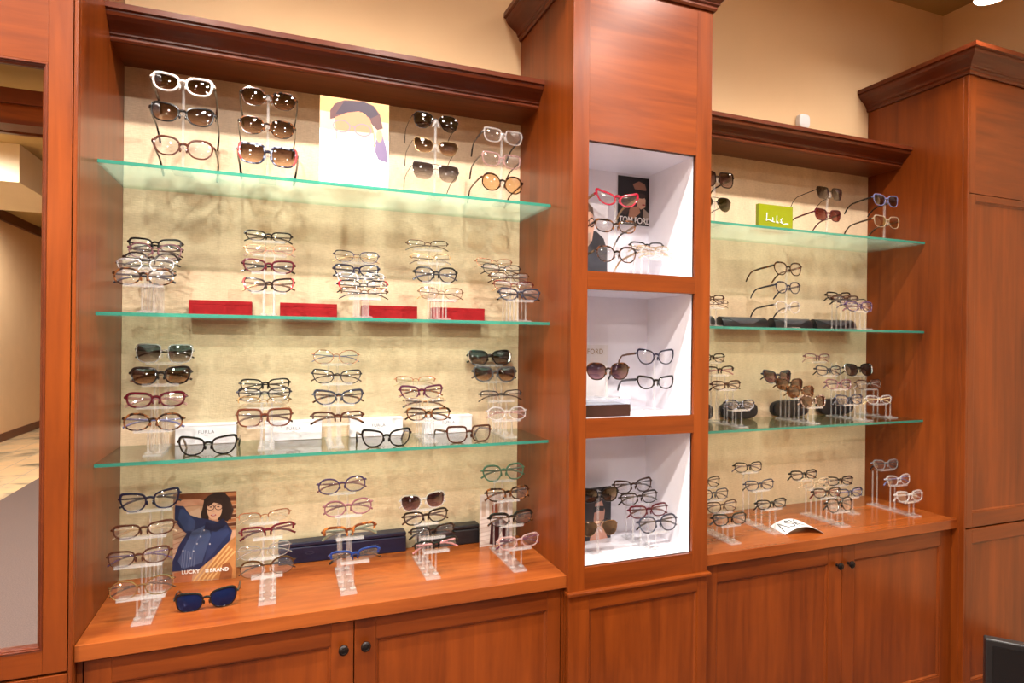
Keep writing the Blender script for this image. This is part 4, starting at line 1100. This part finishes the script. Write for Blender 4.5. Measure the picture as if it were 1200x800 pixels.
# ------------------------------------------------------------------ printed cards (flat prints: shapes laid on a card)
def flat_mat(col, rough=.35):
    return pbr('ink_%02x%02x%02x' % col, tuple(c*.8 for c in rgb(*col)[:3])+(1,), rough, var=.05, scale=25)
def card(name, label, cat, P0, P1, z0, h, thick, shapes, size, backcol=(240, 240, 240), lean=0, parent=None, group=None, clear=False):
    """P0, P1: (x, y) of the bottom corners seen from the front; shapes drawn in a size=(w, h) px frame with y down"""
    x0, y0 = P0; x1, y1 = P1
    L = math.hypot(x1-x0, y1-y0); ang = math.atan2(y1-y0, x1-x0)
    root = empty(name, (x0, y0, z0), (math.radians(lean), 0, ang))
    tag(root, label, cat, group)
    b = MB(); b.box(0, L, 0, thick, .0003, h); b.build('card_sheet', flat_mat(backcol), root)
    mats = []; m_ = MB()
    for k, (col, poly) in enumerate(shapes):
        mt = flat_mat(col)
        if mt not in mats: mats.append(mt)
        yy = -.0002-.00004*k
        vs = [Vector((px/size[0]*L, yy, h*(1-py/size[1]))) for px, py in poly]
        from mathutils.geometry import tessellate_polygon
        tri = tessellate_polygon([vs])
        m_.add(vs, [tuple(q) for q in tri], mats.index(mt))
    if shapes: m_.build('printed_picture', mats, root)
    return root, L
def ell(cx, cy, rx, ry, n=18, a0=0, a1=2*PI, rot=0):
    P = []
    for k in range(n):
        t_ = a0+(a1-a0)*k/n; x, y = rx*math.cos(t_), ry*math.sin(t_)
        P.append((cx+x*math.cos(rot)-y*math.sin(rot), cy+x*math.sin(rot)+y*math.cos(rot)))
    return P
def line(pts, w_):
    L_, R_ = [], []
    for i, p in enumerate(pts):
        a = pts[max(0, i-1)]; c = pts[min(len(pts)-1, i+1)]
        dx, dy = c[0]-a[0], c[1]-a[1]; n_ = math.hypot(dx, dy) or 1
        L_.append((p[0]-dy/n_*w_/2, p[1]+dx/n_*w_/2)); R_.append((p[0]+dy/n_*w_/2, p[1]-dx/n_*w_/2))
    return L_+R_[::-1]
def printed_glasses(shapes, x, y, r, col, dx=None, w_=3, rx=1.25, sk=0):
    dx = dx or r*2.9
    for s_ in (0, 1):
        c_ = (x+s_*dx, y+s_*sk)
        o_ = ell(c_[0], c_[1], r*rx, r, 16); shapes.append((col, line(o_+[o_[0]], w_)))
    shapes.append((col, line([(x+r*rx, y-r*.3), (x+dx-r*rx, y-r*.3+sk)], w_)))

# the denim jacket card on the left counter (drawn in a 368 x 530 frame)
S1 = []
S1.append(((196, 150, 120), [(0, 0), (368, 0), (368, 530), (0, 530)]))
S1.append(((120, 66, 40), [(0, 0), (368, 0), (368, 60), (140, 50), (0, 60)]))
for k in range(9): S1.append(((92, 48, 30) if k % 2 else (168, 104, 66), [(300, 12+k*26), (368, 8+k*26), (368, 26+k*26), (300, 30+k*26)]))
S1.append(((206, 168, 142), [(0, 150), (150, 90), (200, 190), (120, 330), (0, 420)]))
for k in range(7): S1.append(((176, 126, 100), line([(0, 190+k*28), (90, 160+k*28)], 4)))
S1.append(((188, 128, 76), [(150, 520), (240, 400), (368, 270), (368, 530)]))
for k in range(5): S1.append(((224, 178, 118), line([(120+k*26, 530), (190+k*26, 440), (300+k*16, 300+k*16)], 9)))
S1.append(((146, 86, 50), [(270, 530), (290, 440), (330, 430), (350, 470), (345, 530)]))
S1.append(((186, 112, 78), [(10, 470), (120, 460), (110, 530), (10, 530)]))
# arm and hand behind the head
S1.append(((206, 148, 120), [(22, 44), (60, 36), (150, 38), (190, 52), (180, 74), (100, 72), (40, 80), (20, 74)]))
# hair
S1.append(((40, 26, 24), [(206, 18), (250, 0), (300, 6), (330, 40), (344, 90), (340, 150), (318, 180), (290, 170), (200, 176), (168, 180), (160, 130), (172, 80), (178, 40)]))
S1.append(((62, 40, 34), line([(330, 60), (348, 110), (332, 170)], 10)))
# neck, face
S1.append(((196, 140, 112), [(206, 150), (262, 150), (258, 200), (210, 196)]))
S1.append(((222, 172, 144), ell(240, 104, 44, 62, 22)))
S1.append(((50, 32, 28), [(196, 60), (230, 34), (284, 48), (292, 100), (280, 74), (236, 62), (204, 86)]))
S1.append(((176, 70, 72), ell(234, 138, 17, 6)))
S1.append(((240, 226, 220), ell(234, 136, 10, 2, 10)))
S1.append(((196, 140, 116), line([(236, 96), (230, 116), (240, 118)], 3)))
for ex in (218, 262): S1.append(((50, 30, 26), ell(ex, 88, 8, 3.5, 10)))
printed_glasses(S1, 216, 90, 17, (74, 34, 38), dx=48, w_=4)
# denim jacket
S1.append(((34, 46, 84), [(12, 66), (60, 74), (100, 130), (150, 150), (200, 160), (250, 176), (310, 190), (346, 240), (330, 300), (240, 390), (150, 460), (0, 460), (0, 400), (40, 300), (80, 240), (40, 200), (10, 150)]))
S1.append(((54, 70, 112), [(40, 90), (60, 90), (130, 170), (120, 230), (70, 220), (30, 150)]))
S1.append(((68, 84, 124), [(110, 230), (200, 190), (220, 260), (170, 420), (60, 450), (30, 400)]))
S1.append(((46, 60, 102), [(240, 200), (310, 200), (330, 250), (240, 360), (180, 430), (200, 330)]))
S1.append(((26, 34, 66), [(190, 176), (240, 190), (290, 160), (320, 196), (250, 240), (180, 220)]))
S1.append(((84, 100, 140), line([(176, 210), (120, 330), (90, 440)], 8)))
for q in ((180, 226), (160, 262), (140, 304), (120, 346), (104, 390), (215, 310), (60, 340)): S1.append(((190, 190, 200), ell(q[0], q[1], 5, 5, 8)))
for k in range(6): S1.append(((120, 130, 164), line([(60+k*14, 330+k*6), (52+k*14, 440)], 3)))
# clover mark
for q in ((-5, -5), (5, -5), (-5, 5), (5, 5)): S1.append(((244, 238, 230), ell(200+q[0], 470+q[1], 6, 6, 8)))
p1 = on_z(202, 683, ZK); p2 = on_z(276, 677, ZK)
hh = (at(203, 581, p1.y).z-ZK + at(279, 573, p2.y).z-ZK)/2
cd, L = card('advertising_card', 'photo card of a woman in a blue denim jacket and glasses on the left counter', 'card', (p1.x, p1.y), (p2.x, p2.y), ZK, hh, .0015, S1, (368, 530), (150, 96, 70))
yb = -.0002-.00004*len(S1)-.0001
text_mesh('LUCKY', .0165, WHITETXT, 'lettering', cd, (L*.285, yb, hh*(1-470/530)), bold=.0003)
text_mesh('BRAND', .0165, WHITETXT, 'lettering', cd, (L*.74, yb, hh*(1-470/530)), bold=.0003)
# pale over-exposed poster on the top left shelf (580 x 800 frame)
S2 = []
S2.append(((250, 246, 244), [(0, 0), (520, 0), (520, 700), (0, 700)]))
S2.append(((214, 160, 104), [(0, 0), (520, 0), (520, 160), (0, 190)]))
S2.append(((226, 190, 160), [(0, 120), (520, 150), (520, 300), (0, 260)]))
S2.append(((92, 60, 62), [(75, 180), (74, 110), (110, 50), (180, 12), (320, 0), (400, 24), (450, 90), (474, 200), (430, 220), (390, 180), (330, 90), (260, 96), (160, 150)]))
S2.append(((58, 44, 62), [(180, 20), (320, 6), (400, 30), (440, 90), (380, 130), (300, 84), (200, 110), (110, 140)]))
S2.append(((120, 104, 140), [(420, 300), (470, 260), (500, 350), (515, 480), (440, 460), (415, 400)]))
S2.append(((206, 134, 100), [(110, 160), (200, 110), (290, 86), (370, 130), (400, 220), (420, 330), (380, 440), (280, 480), (180, 440), (120, 330)]))
S2.append(((226, 184, 168), [(120, 260), (400, 250), (410, 330), (380, 440), (280, 480), (180, 440), (125, 340)]))
S2.append(((206, 150, 122), ell(446, 268, 24, 52)))
S2.append(((252, 246, 244), [(120, 350), (400, 350), (420, 500), (300, 520), (180, 500)]))
printed_glasses(S2, 160, 225, 48, (150, 120, 140), dx=160, w_=8, rx=1.3, sk=10)
S2.append(((214, 210, 220), line([(280, 560), (280, 610)], 6))); S2.append(((214, 210, 220), line([(310, 560), (310, 610)], 6)))
q1 = at(374, 212, -.28); q2 = at(455, 219, -.28); hq = at(374, 111, -.28).z-SH[0]
card('advertising_card', 'pale washed-out poster of a face in glasses on the top left shelf', 'poster', (q1.x, -.28), (q2.x, -.28), SH[0], hq, .0015, S2, (520, 700), (250, 248, 246), lean=0)
# white card with a figure behind the fifth riser of the left counter
S3 = []
S3.append(((226, 214, 208), [(0, 0), (54, 0), (54, 62), (0, 62)]))
for k in range(7): S3.append(((206, 190, 184), line([(0, 30+k*5), (54, 27+k*5)], 1.2)))
for k in range(4): S3.append(((200, 176, 160), [(3+k*12, 8), (9+k*12, 8), (9+k*12, 26), (3+k*12, 26)]))
S3.append(((60, 26, 32), [(18, 36), (26, 32), (38, 32), (48, 38), (50, 62), (40, 62), (36, 46), (26, 62), (16, 60)]))
S3.append(((150, 84, 60), [(20, 14), (28, 12), (30, 26), (20, 28)]))
p1 = on_z(562, 641, ZK); hh = at(562, 580, p1.y).z-ZK; wd = .135
card('advertising_card', 'white photo card standing behind the rightmost riser of the left counter', 'card', (p1.x, p1.y), (p1.x+wd, p1.y+.012), ZK, hh, .0015, S3, (54, 62), (236, 232, 230))
# posters in the cubbies
S4 = []
S4.append(((22, 16, 18), [(0, 0), (250, 0), (250, 395), (0, 395)]))
S4.append(((156, 108, 84), [(112, 60), (160, 30), (205, 50), (218, 96), (205, 112), (130, 104)]))
S4.append(((24, 16, 18), [(100, 96), (210, 104), (214, 124), (110, 122)]))
S4.append(((226, 176, 148), [(150, 140), (190, 130), (212, 180), (210, 240), (176, 262), (146, 236)]))
S4.append(((198, 140, 110), [(90, 250), (160, 236), (172, 290), (120, 340), (80, 330)]))
S4.append(((60, 40, 38), ell(178, 150, 34, 22, 18)))
S4.append(((176, 62, 58), ell(196, 222, 14, 6, 12)))
S4.append(((170, 150, 138), [(196, 250), (240, 290), (244, 345), (190, 345)]))
S4.append(((70, 46, 40), [(20, 190), (60, 170), (100, 250), (60, 320), (20, 300)]))
pc = CYB-.004
a = at(724, 250, pc).x; c = at(762, 250, pc).x; zt = at(724, 205, pc).z; zb_ = at(724, 262, pc).z
cd, L = card('wall_poster', 'dark fashion poster hanging on the back of the top cubby', 'poster', (a, pc), (c, pc), zb_, zt-zb_, .0015, S4, (250, 395), (20, 16, 18))
text_mesh('TOM FORD', .036, WHITETXT, 'lettering', cd, (L*.52, -.0009, .018), space=.92, bold=.0004, xs=.86)
S5 = []
S5.append(((206, 200, 206), [(0, 0), (100, 0), (100, 140), (0, 140)]))
S5.append(((52, 54, 62), [(0, 66), (22, 50), (56, 52), (84, 64), (98, 84), (100, 140), (0, 140)]))
S5.append(((214, 168, 146), [(0, 22), (20, 10), (40, 18), (46, 44), (38, 70), (16, 84), (0, 80)]))
S5.append(((110, 88, 78), [(0, 8), (22, 0), (40, 8), (45, 24), (30, 16), (8, 18), (0, 24)]))
S5.append(((180, 150, 134), [(12, 60), (36, 54), (34, 74), (16, 86), (6, 80)]))
printed_glasses(S5, 10, 36, 8, (60, 40, 36), dx=26, w_=2.5, rx=1.3)
cd, L = card('advertising_card', 'photo card of a bearded man in a dark jacket, left in the top cubby', 'card', (at(712, 290, -.27).x-.115, -.285), (at(712, 290, -.27).x, -.27), CUB[0][0], at(705, 240, -.27).z-CUB[0][0], .0015, S5, (100, 140), (230, 228, 232))
cd, L = card('brand_card', 'white card with gold letters standing left in the middle cubby', 'card', (at(712, 420, -.24).x-.175, -.24), (at(712, 420, -.24).x, -.24), CUB[1][0], at(700, 404, -.24).z-CUB[1][0], .002, [], (10, 10), (236, 234, 238))
hz = at(700, 412, -.24).z-CUB[1][0]
text_mesh('TOM FORD', .028, GOLDTXT, 'lettering', cd, (L*.5, -.0006, hz), space=1.15, xs=.86)
S6 = []
S6.append(((24, 20, 28), [(0, 0), (100, 0), (100, 130), (0, 130)]))
S6.append(((206, 150, 130), [(40, 30), (66, 26), (80, 60), (74, 100), (90, 130), (30, 130), (44, 90)]))
S6.append(((40, 24, 26), [(30, 10), (70, 6), (84, 40), (70, 34), (48, 40), (40, 100), (20, 90)]))
S6.append(((20, 16, 22), [(40, 48), (58, 46), (78, 48), (76, 60), (60, 58), (44, 62)]))
card('advertising_card', 'dark photo card behind the sunglasses in the bottom cubby', 'card', (at(716, 590, -.22).x-.14, -.235), (at(716, 590, -.22).x, -.22), CUB[2][0], at(716, 569, -.22).z-CUB[2][0], .0015, S6, (100, 130), (24, 20, 28))
# lime green signature block
p1 = at(889, 266, -.28); p2 = at(929, 268, -.28); hh = at(889, 238, -.28).z-SH[0]
t = tag(empty('sign_block', (p1.x, -.28, SH[0])), 'lime green block with a white handwritten signature on the top right shelf', 'sign')
Lw = p2.x-p1.x
b = MB(); b.box(0, Lw, 0, .018, .0004, hh); b.build('block', LIMEP, t, bevel=.0012)
b = MB()
def U(px, py): return (Lw*px/650, -.0007, hh*(1-py/440))
for pts in ([(150, 160), (148, 240), (142, 310), (170, 290), (230, 300), (260, 318), (300, 322)], [(262, 235), (264, 290), (262, 318)], [(340, 195), (338, 260), (334, 330), (370, 325)],
            [(345, 300), (370, 330)], [(440, 240), (415, 270), (436, 320), (424, 330)], [(400, 310), (470, 345), (500, 335), (560, 330)]):
    b.tube([U(*q) for q in pts], .0016, 5)
b.build('signature', WHITETXT, t)
# curled white name card on the right counter
p1 = on_z(917, 632, ZK); p2 = on_z(893, 618, ZK)
t = tag(empty('name_card', (2.01, -.345, ZK), (0, 0, math.radians(-14))), 'curled white card with dark letters lying at the front of the right counter', 'card')
b = MB(); n_ = 12; vs = []
for k in range(n_+1):
    q = k/n_; x = -.085+.17*q; z = .0006+.030*math.sin(PI*q)**.9
    for dz in (0, .0008):
        for y in (-.055, .055): vs.append(Vector((x, y, z+dz)))
fs = []
for k in range(n_):
    o_ = 4*k; fs += [(o_, o_+4, o_+5, o_+1), (o_+2, o_+3, o_+7, o_+6), (o_, o_+2, o_+6, o_+4), (o_+1, o_+5, o_+7, o_+3)]
fs += [(0, 1, 3, 2), (4*n_, 4*n_+2, 4*n_+3, 4*n_+1)]
b.add(vs, fs); b.build('card_sheet', WHITEP, t, smooth=True)
b = MB()
def V3(px, py):
    q = px; x = -.085+.17*q; return (x, -.055+.11*py, .0006+.030*math.sin(PI*q)**.9+.0013)
for pts in ([(.05, .15), (.13, .85), (.22, .15)], [(.37, .72), (.32, .85), (.27, .72), (.29, .58), (.37, .45), (.36, .28), (.30, .16), (.25, .30)],
            [(.42, .15), (.42, .85)], [(.55, .85), (.43, .50), (.56, .15)]):
    fine = []
    for a_, c_ in zip(pts, pts[1:]):
        fine += [(a_[0]+(c_[0]-a_[0])*k/4, a_[1]+(c_[1]-a_[1])*k/4) for k in range(4)]
    b.tube([V3(*q) for q in fine+[pts[-1]]], .0019, 5)
b.build('lettering', BLACKTXT, t)
# back corner of a black computer screen in the foreground
c = CAM+ray(1155, 748)*1.25
t = tag(empty('computer_screen', tuple(c), (math.radians(0), 0, math.radians(-48))), 'black computer screen cut off at the bottom right corner', 'screen')
b = MB(); b.box(0, .50, 0, .022, -.30, 0); b.build('screen_shell', BLACKPL, t, bevel=.003)
b = MB(); b.box(.012, .488, -.0012, -.0002, -.285, -.012); b.build('screen_glass', pbr('dark_screen', rgb(8, 8, 10), .25), t)
b = MB(); b.box(.22, .28, .022, .05, -.42, -.12); b.box(.16, .34, -.06, .12, -.432, -.42); b.build('screen_stand', BLACKPL, t, bevel=.002)
zf = c.z-.432
t = tag(empty('desk', (c.x+.22, c.y-.20, 0), (0, 0, math.radians(-48))), 'cherry desk below the picture carrying the black screen', 'desk')
b = MB(); b.box(-.45, .45, -.28, .28, zf-.03, zf-.0005); b.build('desk_top', WX, t, bevel=.002)
for sx in (-.43, .40):
    b = MB(); b.box(sx, sx+.03, -.26, .26, .001, zf-.03); b.build('side_panel', WZ, t)
